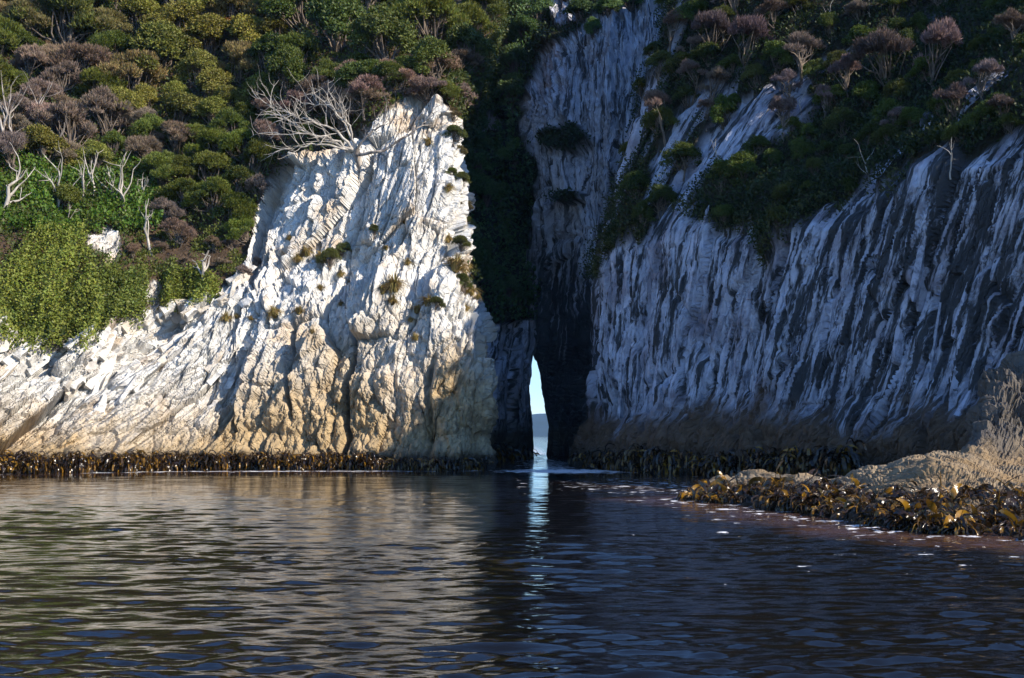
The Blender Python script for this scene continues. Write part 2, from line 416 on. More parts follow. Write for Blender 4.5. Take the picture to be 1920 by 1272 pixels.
# ------------------------------------------------------------------ shaded cliff, swept along its foot line
def build_right():
    plan = np.array([(7.6, 108), (6.6, 96), (5.6, 86), (4.9, 79), (4.55, 75), (4.75, 72), (7.7, 65.2), (11, 58.5), (14.5, 51.8), (18, 45), (22.5, 36.3), (24.5, 32.5)], float)
    seg = np.r_[0, np.cumsum(np.hypot(*np.diff(plan, axis=0).T))]
    s0 = seg[5]
    smax = seg[-1]
    Cn, R = 610, 390
    u = np.linspace(0, 1, Cn)
    s = np.interp(u, [0, 0.10, 0.90, 1], [s0 - 36, s0 - 3, s0 + 32.5, smax])
    X = np.interp(s, seg, plan[:, 0]); Y = np.interp(s, seg, plan[:, 1])
    kx = np.ones(9) / 9
    for _ in range(3):
        X[4:-4] = np.convolve(X, kx, 'valid'); Y[4:-4] = np.convolve(Y, kx, 'valid')
    tx, ty = np.gradient(X), np.gradient(Y)
    L = np.hypot(tx, ty); tx /= L; ty /= L
    nx, ny = -ty, tx          # inward (right-hand mass lies to +x)
    fl = np.sign(nx[Cn // 2]); nx, ny = nx * fl, ny * fl
    ss = (s - s0)
    z = np.interp(np.linspace(0, 1, R), [0, 0.62, 0.95, 1], [-1.2, 13.5, 33, 40])
    SS = np.repeat(ss[None], R, 0); Z = np.repeat(z[:, None], Cn, 1)
    H = 11.4 + 1.1 * fbm(ss / 5, ss * 0 + 3, 7, 3) + 0.9 * np.sin(ss / 3.1)
    H = H[None] + 0 * Z
    k = np.interp(ss, [-40, -2, 2, 14, 40], [0.25, 0.28, 0.36, 0.80, 0.85])[None]
    face = np.interp(ss, [-10, 0, 6, 30], [0.02, 0.03, 0.10, 0.14])[None]
    under = 0.9 * np.exp(-((Z - 2.2) / 1.8) ** 2) * np.exp(-((SS - 0.5) / 3.0) ** 2)
    setb = face * Z + np.maximum(Z - H, 0) * k + under
    # lower belt juts out a little, as a plinth
    setb -= 0.8 * sstep(3.2, 1.2, Z + 0.8 * fbm(SS / 2.5, Z / 2, 4, 3))
    P = np.stack([X[None] + nx[None] * setb, Y[None] + ny[None] * setb, Z], -1)
    N = normals(np.stack([blur(P[..., i], 2, 9) for i in range(3)], -1))
    if N[R // 3, Cn // 2, 0] > 0: N = -N
    cot = np.interp(SS, [0, 8, 16, 30], [0.06, 0.13, 0.24, 0.36])
    b = SS - Z * cot; a = Z * np.sqrt(1 + cot ** 2)
    nz = fbm(b / 1.8, a / 3.5, 71, 4)
    veg = sstep(-0.5, 0.5, (Z - H) + 2.2 * nz - 0.4)
    # pale ribs breaking through the scrub
    rib = sstep(0.30, 0.42, fbm(b / 2.0, a / 6, 83, 3) + 0.16)
    rib *= sstep(26, 17, Z)
    veg = veg * (1 - rib)
    strip = sstep(0.2, -1.5, SS) * sstep(-0.2, 0.2, fbm(b / 1.5, a / 5, 88, 3))    # rock rib beside the gully
    veg = veg * (1 - strip)
    h, cell = strata(b, a, 0.72, 530, 2.7)
    h += 0.75 * (ridged(b / 3.6, a / 40, 161, 3) - 0.6)
    lo = sstep(4.2, 2.0, Z + 1.8 * fbm(SS / 2.2, Z / 2.2, 115, 4))
    kk = 0.8 * knobs(SS, Z, 700)
    h = h * (1 - lo) + (0.4 * h + kk) * lo
    soilh = 0.7 * fbm(SS / 2.2, Z / 2.2, 141, 4) + 0.35
    hh = h * (1 - veg) + soilh * veg
    hh = hh * np.interp(ss, [-40, -6, 0], [0.7, 0.8, 1])[None]
    Pd = P + N * hh[..., None]
    dark = sstep(9, 26, SS) * 0.17 + sstep(-1, -8, SS) * 0.3  # painted shade: cliff darkens to the right and round into the gap
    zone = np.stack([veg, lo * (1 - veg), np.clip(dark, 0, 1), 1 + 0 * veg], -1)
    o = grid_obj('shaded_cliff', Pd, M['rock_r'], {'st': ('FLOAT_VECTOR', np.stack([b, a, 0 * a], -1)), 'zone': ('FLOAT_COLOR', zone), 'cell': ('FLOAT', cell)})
    tag(o, 'shaded cliff of leaning rock ribs, tinted blue for shade, with scrub above', kind='structure')
    store('right', Pd, N, veg)
    return o
RIGHT = build_right()

# ------------------------------------------------------------------ gully head, rock wall and the sea slot
SLIT_Y = [640, 664, 690, 720, 760, 800, 825, 850, 900]
SLIT_L = [1000, 1000, 997, 993, 996, 999, 1000, 1001, 1001]
SLIT_R = [1000, 1001.5, 1010, 1014, 1021, 1028, 1027, 1026, 1030]
GX = [780, 870, 940, 1000, 1060, 1110, 1180, 1280, 1360]
GY = [-120, -10, 60, 200, 350, 500, 620, 700, 900]
GT = [[150, 150, 146, 138, 128, 120, 112, 106, 104],
      [128, 128, 126, 121, 115, 108, 104, 100, 98],
      [118, 118, 116, 109, 103, 100, 98, 95, 94],
      [108, 108, 108, 101, 96.5, 95, 93, 92, 91],
      [98, 100, 104, 99, 95, 93, 91, 90, 90],
      [90, 94, 100, 101, 95, 91, 89, 88, 88],
      [85, 88, 96, 101.5, 96, 89, 87, 86, 86],
      [82, 85, 92, 102, 97, 88, 86, 85, 85],
      [81, 84, 90, 102, 97.5, 88, 86, 85, 85]]
def build_gully():
    R, h2, Wn = 300, 110, 26
    rows = np.linspace(-12, 895, R)
    sl = np.interp(rows, SLIT_Y, SLIT_L); sr = np.interp(rows, SLIT_Y, SLIT_R)
    ov = 7 * sstep(664, 640, rows); sl = sl + ov; sr = sr - ov
    jag = 2.2 * fbm(rows / 14, rows * 0, 3, 3) * sstep(664, 700, rows)
    sl = sl + jag; sr = sr + 2.2 * fbm(rows / 16, rows * 0 + 5, 4, 3) * sstep(664, 700, rows)
    PY = np.repeat(rows[:, None], h2, 1)
    PXl = 780 + (sl[:, None] - 780) * np.linspace(0, 1, h2)[None]
    PXr = sr[:, None] + (1340 - sr[:, None]) * np.linspace(0, 1, h2)[None] ** 1.1
    top = 8 * fbm(np.arange(400) / 30.0, np.arange(400) * 0.0, 4, 3)
    out = []
    for PX, side in ((PXl, -1), (PXr, 1)):
        D = blur(bilin(GX, GY, GT, PX, PY), 2, 7)
        P = at(PX, PY, D)
        N = normals(np.stack([blur(P[..., i], 2, 5) for i in range(3)], -1))
        if N[R // 2, h2 // 2, 1] > 0: N = -N
        z = P[..., 2]; x = 1.7 * (PX - 1000) / 24.0
        b = x - 0.12 * z + 0.8 * fbm(PX / 50, PY / 90, 31, 3); a = z
        nz = fbm(PX / 24, PY / 24, 377, 4)
        bx = np.interp(PY, [-60, 60, 100, 190, 260, 300, 400, 480, 600, 640], [1300, 1090, 1030, 988, 985, 1008, 1010, 990, 984, 700])
        veg = sstep(-8, 8, bx - PX + 14 * nz)
        patch = sstep(1.1, 0.8, np.hypot((PX - 1060) / 34, (PY - 20) / 30) + 0.3 * nz)
        patch = np.maximum(patch, sstep(1.1, 0.8, np.hypot((PX - 925) / 28, (PY - 112) / 22) + 0.4 * nz))
        patch = np.maximum(patch, sstep(1.1, 0.8, np.hypot((PX - 880) / 30, (PY - 260) / 50) + 0.4 * nz))
        patch = np.maximum(patch, sstep(1.1, 0.8, np.hypot((PX - 925) / 20, (PY - 235) / 22) + 0.4 * nz))
        moss = sstep(1.1, 0.7, np.hypot((PX - 1060) / 50, (PY - 260) / 26) + 0.4 * nz)
        moss = np.maximum(moss, sstep(1.1, 0.7, np.hypot((PX - 1070) / 32, (PY - 370) / 14) + 0.4 * nz))
        veg = np.clip(np.maximum(veg * (1 - patch), moss), 0, 1)
        h, cell = strata(b, a, 1.0, 900, 3.0)
        h += 1.3 * (ridged(b / 5, a / 16, 261, 3) - 0.6)
        hh = h * (1 - veg) + (0.9 * fbm(PX / 40, PY / 40, 6, 4) + 0.4) * veg
        hh = hh * (1 - 0.3 * sstep(330, 480, PY))
        e = np.abs(PX - (sl if side < 0 else sr)[:, None])
        hh = hh * sstep(0, 14, e + 14 * sstep(664, 630, PY))
        P = P + N * hh[..., None]
        dark = np.clip(sstep(380, 700, PY + 90 * fbm(PX / 18, PY / 90, 9, 4)) * (0.1 if side < 0 else 0.5) + (0.0 if side < 0 else 0.1), 0, 1)  # painted shade, deepening down the gully, stronger on the bare side
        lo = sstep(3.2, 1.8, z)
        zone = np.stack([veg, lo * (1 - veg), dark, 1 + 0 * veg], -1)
        t = np.linspace(0, 1, Wn + 1)[1:]
        jb = fbm(t[None] * 3 + 0 * rows[:, None], rows[:, None] / 40, 14, 3) * 0.18
        E = P[:, -1:, :] if side < 0 else P[:, :1, :]
        Wr = E + np.stack([side * (0.9 * t + 0.0) + 0 * t, 22 * t, 0 * t], -1)[None]
        Wr[..., 0] += side * np.abs(jb) * sstep(0, 0.3, t)[None]
        zw = np.repeat(zone[:, -1:] if side < 0 else zone[:, :1], Wn, 1)
        ext = lambda A: np.concatenate([A, np.repeat(A[:, -1:], Wn, 1)], 1) if side < 0 else np.concatenate([np.repeat(A[:, :1], Wn, 1), A], 1)
        if side < 0: P = np.concatenate([P, Wr], 1)
        else: P = np.concatenate([Wr[:, ::-1], P], 1)
        b, a, zone, cell = ext(b), ext(a), ext(zone), ext(cell)
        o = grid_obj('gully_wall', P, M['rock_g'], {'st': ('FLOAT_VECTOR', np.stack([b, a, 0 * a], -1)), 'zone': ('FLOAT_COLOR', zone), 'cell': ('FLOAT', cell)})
        tag(o, 'shadowed rock wall of the gully on the ' + ('scrub covered side of the sea slot' if side < 0 else 'bare rock side of the sea slot'), kind='structure')
        store('gully' + ('l' if side < 0 else 'r'), P, ext(N), ext(veg))
build_gully()

# ------------------------------------------------------------------ kelp reef
RFX = [1276, 1300, 1340, 1420, 1560, 1640, 1750, 1800, 1832, 1862, 1910, 1950, 2010, 2120, 2500]
RF_R = [934, 914, 900, 894, 896, 880, 858, 842, 820, 735, 690, 705, 810, 856, 880]      # ridge line
RF_W = [936, 938, 942, 950, 972, 985, 1000, 1003, 1005, 1006, 1010, 1013, 1017, 1026, 1060]  # water line
RD_R = [39.6, 40.2, 40.2, 39.6, 38, 37, 36, 36.5, 38, 40, 41, 41, 39, 34, 29]
def build_reef():
    R, Cn = 210, 400
    px = np.interp(np.linspace(0, 1, Cn), [0, 0.9, 1], [1276, 1950, 2500])
    rid = np.interp(px, RFX, RF_R); wat = np.interp(px, RFX, RF_W)
    dr = np.interp(px, RFX, RD_R); dw = CAMZ * F / (wat - 815.0)
    v = np.linspace(0, 1, R)[:, None]
    vf = np.clip(v / 0.72, 0, 1)
    vb = np.clip((v - 0.72) / 0.28, 0, 1)
    D = dw + (dr - dw) * np.clip(vf, 0, 1) ** 1.25 + vb * 7
    mid = np.maximum(rid, 860 + 0.02 * np.abs(px - 1750))
    PYf = wat + (mid - wat) * np.clip(vf / 0.78, 0, 1) ** 0.85 + (rid - mid) * sstep(0.74, 0.97, vf)
    P = at(np.repeat(px[None], R, 0), PYf, D)
    zr = P[..., 2].copy()
    P[..., 2] = zr * (1 - vb ** 1.2) - 1.2 * vb ** 1.2
    P[..., 2] -= 0.5 * sstep(0.05, 0, v)
    P = np.stack([blur(P[..., i], 2, 5) for i in range(3)], -1)
    N = normals(P)
    if N[R // 2, Cn // 2, 2] < 0: N = -N
    x, y = P[..., 0], P[..., 1]
    q = x * 0.8 + y * 0.6; r = -x * 0.6 + y * 0.8
    q = q + 0.5 * fbm(x * 0.7, y * 0.5 + P[..., 2] * 0.7, 61, 4); r = r + 0.7 * fbm(x * 0.6 + 9, y * 0.5 + P[..., 2] * 0.7, 62, 4)
    amp = 0.45 + 0.8 * vn(x * 0.9, y * 0.6 + P[..., 2], 63)
    h = 0.28 * fbm(q / 1.6, r / 3.5, 3, 4) + 0.5 * knobs(q / 0.8 + 0.4 * P[..., 2], r / 1.3 + P[..., 2], 17) * 0.8
    h += 0.22 * (ridged(q / 0.9, r / 2.6, 21, 3) - 0.6)
    big = sstep(1.3, 2.6, P[..., 2])
    h += big * (0.85 * knobs(x / 0.8 + 0.3 * y, P[..., 2] / 0.8, 90) + 0.5 * fbm(x / 1.2, P[..., 2] / 1.2, 5, 4))
    f1, f2, dx, dy, r1, r2, r3 = voro(q / 0.14, r / 0.2, 55)
    h += amp * ((0.5 - f1) * 0.13 + (r2 - 0.5) * 0.10)
    f1, f2, dx, dy, r1, r2, r3 = voro(q / 0.42, r / 0.7, 57)
    h += amp * ((0.5 - f1) * 0.24 + (r2 - 0.5) * 0.22) + 0.16 * fbm(q * 2.5, r * 1.6, 64, 4)
    h -= h.mean() + 0.1 * h.std()
    h *= 0.6 + 0.4 * big
    P0z = P[..., 2].copy()
    h *= np.clip(np.minimum(1, (np.arange(Cn) / 30.0))[None] + 0.25, 0, 1)
    P = P + N * h[..., None]
    zone = np.stack([0.9 * sstep(1.3, 1.9, P0z + 0.5 * fbm(x, y, 3, 3)), sstep(-0.2, 0.4, fbm(x / 2, y / 2, 8, 3)) * 0.7, 0 * h, 1 + 0 * h], -1)
    o = grid_obj('kelp_reef', P, M['rock_f'], {'st': ('FLOAT_VECTOR', np.stack([q, r, 0 * q], -1)), 'zone': ('FLOAT_COLOR', zone), 'cell': ('FLOAT', r1)})
    tag(o, 'low tan knobbly reef rock rising from the dark water', kind='structure')
    store('reef', P, N)
build_reef()

# ------------------------------------------------------------------ sea
def water_mat():
    N = NT('sea_water')
    ps = N.pos()
    sep = N.n('ShaderNodeSeparateXYZ'); N.l(ps, sep.inputs[0])
    n1 = N.noise(ps, 1.0, 3, 0.5, (1.5, 4.0, 1))
    n2 = N.noise(ps, 1.0, 3, 0.55, (5.0, 14.0, 1))
    h = N.math('ADD', N.math('MULTIPLY', n1, 0.75), N.math('MULTIPLY', n2, 0.34))
    N.l(N.bump(h, 0.6, 0.018), N.b.inputs['Normal'])
    shore = N.attr('shore'); foam = N.attr('foam')
    c = N.mix(N.math('MULTIPLY', N.ramp(N.math('ADD', shore, N.math('MULTIPLY', N.math('SUBTRACT', N.noise(ps, 0.5, 4, 0.6), 0.5), 0.7)), 0.25, 0.8), 0.85), (0.006, 0.005, 0.004), (0.085, 0.045, 0.034))
    fn = N.noise(ps, 1.0, 5, 0.62, (1.6, 2.6, 1))
    fm = N.ramp(N.math('ADD', fn, N.math('MULTIPLY', foam, 0.34)), 0.74, 0.79)
    c = N.mix(fm, c, (0.75, 0.75, 0.78))
    N.l(c, N.b.inputs['Base Color'])
    N.l(N.math('ADD', 0.03, N.math('MULTIPLY', fm, 0.6)), N.b.inputs['Roughness'])
    N.b.inputs['IOR'].default_value = 1.44
    return N.m
M['water'] = water_mat()
def build_sea():
    R, Cn = 760, 400
    d = np.r_[7.0 * (115 / 7.0) ** np.linspace(0, 1, R - 40), 115 * (3900 / 115.0) ** np.linspace(0, 1, 41)[1:]]
    q = np.linspace(-0.85, 0.85, Cn)
    Y = np.repeat(d[:, None], Cn, 1); X = Y * q[None]
    sp = np.maximum(np.gradient(d)[:, None], 0.004 * Y)
    rng = np.random.RandomState(4)
    Z = 0 * X
    for i in range(100):
        lam = 0.2 * (4.0 / 0.2) ** (rng.rand() ** 1.2)
        th = rng.normal(0, 0.36)
        k = 2 * math.pi / lam
        slope = (0.021 + 0.015 * (lam < 0.55)) * (1.0 if lam < 0.9 else (0.9 / lam) ** 1.3)
        ph = rng.rand() * 6.28
        arg = k * (X * math.sin(th) + Y * math.cos(th)) + ph + 1.1 * fbm(X / 6 + i, Y / 6, i % 5, 2)
        Z += slope / k * (np.sin(arg) + 0.28 * np.cos(2 * arg + 3.14)) * sstep(2.0, 3.6, lam / sp)
    gain = 0.75 + 0.55 * fbm(X / 11, Y / 7, 3, 3)
    Z *= gain * np.interp(Y, [8, 16, 28, 50], [1.3, 1.25, 1.0, 0.65])
    Z *= sstep(400, 90, Y)
    # shore fields for the murky shallows and the foam
    ref = np.stack([MASS['reef']['P'][:, 0], MASS['reef']['P'][:, 1]], -1)
    wl = at(RFX, RF_W, CAMZ * F / (np.array(RF_W) - 815.0))
    ax, ay = wl[:, 0], wl[:, 1]
    dist = np.full(X.shape, 99.0)
    for i in range(len(ax) - 1):
        ex, ey = ax[i + 1] - ax[i], ay[i + 1] - ay[i]
        t = np.clip(((X - ax[i]) * ex + (Y - ay[i]) * ey) / (ex * ex + ey * ey), 0, 1)
        dist = np.minimum(dist, np.hypot(X - ax[i] - t * ex, Y - ay[i] - t * ey))
    shore = sstep(4.5, 0.3, dist) * 0.9
    shore = np.maximum(shore, 0.85 * np.exp(-((X - 7) / 5.5) ** 2 - ((Y - 50) / 11.0) ** 2))
    lf = np.interp(X, [-40, -26, -17, 0], [56, 62, 67, 68.5])
    shore = np.maximum(shore, 0.75 * sstep(9, 2, lf - Y) * sstep(3, -2, X))
    foam = 0.22 * np.exp(-((dist - 0.6) / 1.0) ** 2) + 0.30 * sstep(8, 1, dist)
    foam = np.maximum(foam, 1.2 * np.exp(-((X - 2.8) / 4.0) ** 2 - ((Y - 67.0) / 5.0) ** 2))
    foam = np.maximum(foam, 0.75 * np.exp(-((X - 2.3) / 2.5) ** 2) * sstep(64, 70, Y))
    foam = np.maximum(foam, 0.55 * np.exp(-((X - 5) / 6) ** 2 - ((Y - 48) / 12) ** 2))
    foam = np.maximum(foam, 0.8 * np.exp(-((lf - Y - 0.8) / 1.3) ** 2) * sstep(1, -3, X))
    foam = np.maximum(foam, 0.27 * sstep(-2, 5, X) * sstep(12, 20, Y))
    me = raw_mesh('sea', np.stack([X, Y, Z], -1).reshape(-1, 3), gridq(R, Cn), {'shore': ('FLOAT', shore.reshape(-1, 1)), 'foam': ('FLOAT', foam.reshape(-1, 1))}, smooth=True)
    o = link('sea', me, M['water'])
    tag(o, 'dark rippled sea water reflecting the cliffs', kind='structure')
build_sea()

# ------------------------------------------------------------------ far shore
def build_far():
    N = NT('haze_blue_forest'); N.l(N.mix(N.noise(N.pos(), 0.02, 5, 0.6), (0.025, 0.045, 0.045), (0.045, 0.07, 0.06)), N.b.inputs['Base Color']); N.b.inputs['Roughness'].default_value = 0.9  # blue of distance haze tinted into the forest colour
    x = np.linspace(-1600, 1700, 220); v = np.linspace(0, 1, 40)
    X, Vv = np.meshgrid(x, v)
    Hh = 58 + 34 * fbm(X / 700, X * 0, 2, 4) + 0.06 * (X - 60)
    Y = 2600 + 900 * Vv
    Z = -2 + Hh * np.sin(np.clip(Vv * 1.8, 0, np.pi / 2 * 1.25)) + 5 * fbm(X / 90, Y / 90, 6, 4) * sstep(0, 0.1, Vv)
    me = raw_mesh('far_hill', np.stack([X, Y, Z], -1).reshape(-1, 3), gridq(40, 220), smooth=True)
    o = link('far_hill', me, N.m)
    tag(o, 'distant blue hazy hill seen through the sea slot', kind='structure')
build_far()

def build_haze():
    m = bpy.data.materials.new('sea_haze'); m.use_nodes = True
    t = m.node_tree; t.nodes.clear()
    out = t.nodes.new('ShaderNodeOutputMaterial'); v = t.nodes.new('ShaderNodeVolumePrincipled')
    v.inputs['Color'].default_value = (0.22, 0.5, 1.0, 1); v.inputs['Density'].default_value = 0.00008
    t.links.new(v.outputs[0], out.inputs['Volume'])
    x0, x1, y0, y1, z0, z1 = -3600, 3600, -60, 4000, -4, 150
    V = [(x, y, z) for x in (x0, x1) for y in (y0, y1) for z in (z0, z1)]
    Q = [(0, 1, 3, 2), (4, 6, 7, 5), (0, 4, 5, 1), (2, 3, 7, 6), (0, 2, 6, 4), (1, 5, 7, 3)]
    o = link('haze', raw_mesh('haze', np.array(V), np.array(Q)), m)
    tag(o, 'thin pale sea haze over the whole bay', kind='stuff')
build_haze()

# ================================================================== vegetation
def leaf_mat(name, rough=0.55, trans=0.3, var=0.45, spec=0.3):
    N = NT(name)
    oi = N.t.nodes.new('ShaderNodeObjectInfo')
    r = N.attr('rnd')
    k = N.math('ADD', 1 - var, N.math('MULTIPLY', r, 2 * var))
    cm = N.t.nodes.new('ShaderNodeVectorMath'); cm.operation = 'SCALE'
    N.l(oi.outputs['Color'], cm.inputs[0]); N.l(k, cm.inputs['Scale'])
    hs = N.n('ShaderNodeHueSaturation'); N.l(cm.outputs[0], hs.inputs['Color'])
    N.l(N.math('ADD', 0.475, N.math('MULTIPLY', N.attr('rnd2'), 0.05)), hs.inputs['Hue'])
    N.l(hs.outputs[0], N.b.inputs['Base Color'])
    N.b.inputs['Roughness'].default_value = rough
    N.b.inputs['Specular IOR Level'].default_value = spec
    tr = N.t.nodes.new('ShaderNodeBsdfTranslucent'); N.l(hs.outputs[0], tr.inputs['Color'])
    mx = N.t.nodes.new('ShaderNodeMixShader'); mx.inputs[0].default_value = trans
    N.l(N.b.outputs[0], mx.inputs[1]); N.l(tr.outputs[0], mx.inputs[2]); N.l(mx.outputs[0], N.out.inputs['Surface'])
    return N.m
def bark_mat(name, c1, c2):
    N = NT(name)
    n = N.noise(N.pos(), 3.0, 6, 0.65, (1, 1, 0.35))
    N.l(N.mix(N.ramp(n, 0.35, 0.65), c1, c2), N.b.inputs['Base Color'])
    N.b.inputs['Roughness'].default_value = 0.85
    N.l(N.bump(n, 0.6, 0.03), N.b.inputs['Normal'])
    return N.m
M['leaf'] = leaf_mat('shrub_leaf')
M['twig'] = leaf_mat('dead_twig_leaf', 0.8, 0.12, 0.35, 0.1)
M['grass'] = leaf_mat('tussock_blade', 0.6, 0.3, 0.4, 0.2)
M['bark'] = bark_mat('scrub_bark', (0.20, 0.155, 0.12), (0.07, 0.055, 0.045))
M['dead'] = bark_mat('bleached_wood', (0.52, 0.48, 0.43), (0.26, 0.235, 0.21))
M['darkwood'] = bark_mat('weathered_wood', (0.46, 0.41, 0.37), (0.13, 0.11, 0.10))

def unit(v): return v / np.maximum(np.linalg.norm(v, axis=-1, keepdims=True), 1e-9)
def cards(P, T, Wd, L, w, rng):
    """rhombic leaf faces: base P, direction T, face-side Wd, length L, half width w"""
    s = unit(np.cross(T, Wd))
    L = np.broadcast_to(L, len(P))[:, None]; w = np.broadcast_to(w, len(P))[:, None]
    mid = P + T * L * 0.5
    V = np.stack([P, mid + s * w, P + T * L, mid - s * w], 1).reshape(-1, 3)
    Q = np.arange(len(V)).reshape(-1, 4)
    return V, Q
def rnds(n, rng, rep=4):
    return np.repeat(rng.rand(n), rep)
class Tubes:
    def __init__(s): s.V = []; s.Q = []; s.n = 0
    def add(s, pts, rad, k=5):
        pts = np.asarray(pts, float); m = len(pts)
        t = unit(np.gradient(pts, axis=0))
        ref = np.array([0.31, 0.62, 0.2]) if abs(t[0][2]) > 0.6 else np.array([0, 0, 1.0])
        a = unit(np.cross(t, ref)); b = np.cross(t, a)
        th = np.linspace(0, 2 * math.pi, k, endpoint=False)
        ring = pts[:, None] + (a[:, None] * np.cos(th)[None, :, None] + b[:, None] * np.sin(th)[None, :, None]) * np.asarray(rad)[:, None, None]
        s.V.append(ring.reshape(-1, 3))
        i = np.arange(m - 1)[:, None] * k + np.arange(k)[None]
        j = np.arange(m - 1)[:, None] * k + (np.arange(k)[None] + 1) % k
        s.Q.append(np.stack([i, j, j + k, i + k], -1).reshape(-1, 4) + s.n)
        s.n += m * k
    def mesh(s, name): return raw_mesh(name, np.concatenate(s.V), np.concatenate(s.Q), smooth=True)
def branch(rng, p, d, L, n=6, wob=0.25, up=0.1):
    pts = [np.array(p, float)]; d = unit(np.array(d, float))
    for i in range(n):
        d = unit(d + rng.normal(0, wob, 3) * 0.6 + np.array([0, 0, up]))
        pts.append(pts[-1] + d * L / n)
    return np.array(pts), d

def make_tree(kind, seed):
    """unit tree: crown radius about 1, root at the origin; returns (trunk mesh, crown mesh)"""
    rng = np.random.RandomState(seed)
    tb = Tubes()
    base = {'broad': 0.3, 'fine': 0.28, 'mauve': 0.5, 'umbrella': 1.0}[kind]
    nb = {'broad': 30, 'fine': 32, 'mauve': 26, 'umbrella': 20}[kind]
    flat = {'broad': 0.85, 'fine': 0.8, 'mauve': 0.6, 'umbrella': 0.34}[kind]
    Bc, Br = [], []
    for i in range(nb):
        th = rng.rand() * 6.283; r = math.sqrt(rng.rand()) * 0.82
        r *= 0.8 + 0.35 * math.sin(2 * th + seed)
        z = base + flat * (1.15 * (1 - (r / 0.95) ** 2)) + rng.normal(0, 0.09)
        Bc.append((r * math.cos(th), r * math.sin(th), max(z, 0.22)))
        Br.append(rng.uniform(0.14, 0.42) * (0.85 if kind in ('mauve', 'umbrella') else 1.0))
    # trunk with limbs to the clumps
    nst = 1 if kind == 'umbrella' else rng.randint(1, 4)
    for sidx in range(nst):
        lean = np.array([rng.normal(0, 0.25), rng.normal(0, 0.25), 1.0])
        p0 = np.array([rng.normal(0, 0.05), rng.normal(0, 0.05), -0.55])
        pts, d = branch(rng, p0, lean, 0.55 + base * 0.75, 6, 0.18, 0.1)
        tb.add(pts, np.linspace(0.075, 0.05, len(pts)) * (1.0 if nst == 1 else 0.75))
        for i in range(sidx, nb, nst):
            q = np.array(Bc[i]); s0 = pts[-1 - rng.randint(0, 3)]
            m = (s0 + q) / 2 + rng.normal(0, 0.08, 3) - np.array([0, 0, 0.08])
            tb.add([s0, (s0 + m) / 2 + rng.normal(0, 0.02, 3), m, q + np.array([0, 0, -0.05])], [0.036, 0.028, 0.02, 0.009], 4)
    Vs, n = [], 0
    R1, R2 = [], []
    for c, r in zip(Bc, Br):
        c = np.array(c)
        cnt = int({'broad': 560, 'fine': 620, 'mauve': 480, 'umbrella': 520}[kind] * (r / 0.32) ** 1.5)
        d = unit(rng.normal(0, 1, (cnt, 3)))
        low = -0.35 if kind in ('broad', 'fine') else -0.15
        d[:, 2] = np.where(d[:, 2] < low, -d[:, 2], d[:, 2])
        lump = 1 + 0.5 * fbm(d[:, 0] * 2.3 + c[0] * 9, d[:, 1] * 2.3 + d[:, 2] * 2 + c[1] * 7, seed, 3)
        rr = r * lump * (0.62 + 0.42 * rng.rand(cnt) ** 0.6)
        p = c + d * rr[:, None] * np.array([1, 1, 0.78])
        if kind == 'broad':
            t = unit(d * 0.5 + rng.normal(0, 0.55, (cnt, 3)) + [0, 0, 0.25]); wd = unit(d + [0, 0, 0.5] + rng.normal(0, 0.35, (cnt, 3)))
            V, Q = cards(p, t, wd, rng.uniform(0.05, 0.10, cnt), rng.uniform(0.017, 0.031, cnt), rng)
        elif kind == 'fine':
            t = unit(d * 0.7 + [0, 0, 0.7] + rng.normal(0, 0.35, (cnt, 3))); wd = unit(d + rng.normal(0, 0.6, (cnt, 3)))
            V, Q = cards(p, t, wd, rng.uniform(0.07, 0.14, cnt), rng.uniform(0.010, 0.020, cnt), rng)
        else:
            t = unit(d * 0.9 + [0, 0, 0.55] + rng.normal(0, 0.28, (cnt, 3))); wd = unit(rng.normal(0, 1, (cnt, 3)))
            V, Q = cards(p - t * 0.05, t, wd, rng.uniform(0.10, 0.2, cnt), rng.uniform(0.007, 0.015, cnt), rng)
        Vs.append(V); bl = rng.normal(0, 0.12)
        R1.append(np.clip(np.repeat(rng.rand(cnt) * 0.8 + 0.1 + bl, 4), 0, 1)); R2.append(np.repeat(rng.rand(cnt), 4))
    V = np.concatenate(Vs)
    me = raw_mesh('crown_' + kind, V, np.arange(len(V)).reshape(-1, 4), {'rnd': ('FLOAT', np.concatenate(R1)), 'rnd2': ('FLOAT', np.concatenate(R2))})
    me.materials.append(M['twig'] if kind in ('mauve', 'umbrella') else M['leaf'])
    tm = tb.mesh('trunk_' + kind); tm.materials.append(M['bark'])
    return tm, me
TREES = {k: [make_tree(k, 11 + 7 * i + 100 * j) for i in range(n)] for j, (k, n) in enumerate((('broad', 4), ('fine', 4), ('mauve', 4), ('umbrella', 3)))}
rs = random.Random(5)
def plant(name, kind, mass, px, py, rpx, col, label, cat, group, sink=0.15, squash=1.0):
    p, n = surf(mass, px, py)
    r = rpx * p[1] / F
    tm, cm = rs.choice(TREES[kind])
    e = link(name, None)
    e.location = (p[0], p[1], p[2] - sink * r)
    e.rotation_euler = (rs.gauss(0, 0.08), rs.gauss(0, 0.08), rs.uniform(0, 6.283))
    e.scale = (r * rs.uniform(0.9, 1.12), r * rs.uniform(0.9, 1.12), r * rs.uniform(0.85, 1.15) * squash)
    tag(e, label, cat, group)
    t = link('trunk', tm, parent=e)
    c = link('crown', cm, parent=e)
    v = rs.uniform(0.75, 1.3)
    c.color = (col[0] * v * rs.uniform(0.9, 1.1), col[1] * v, col[2] * v * rs.uniform(0.85, 1.15), 1)
    return e

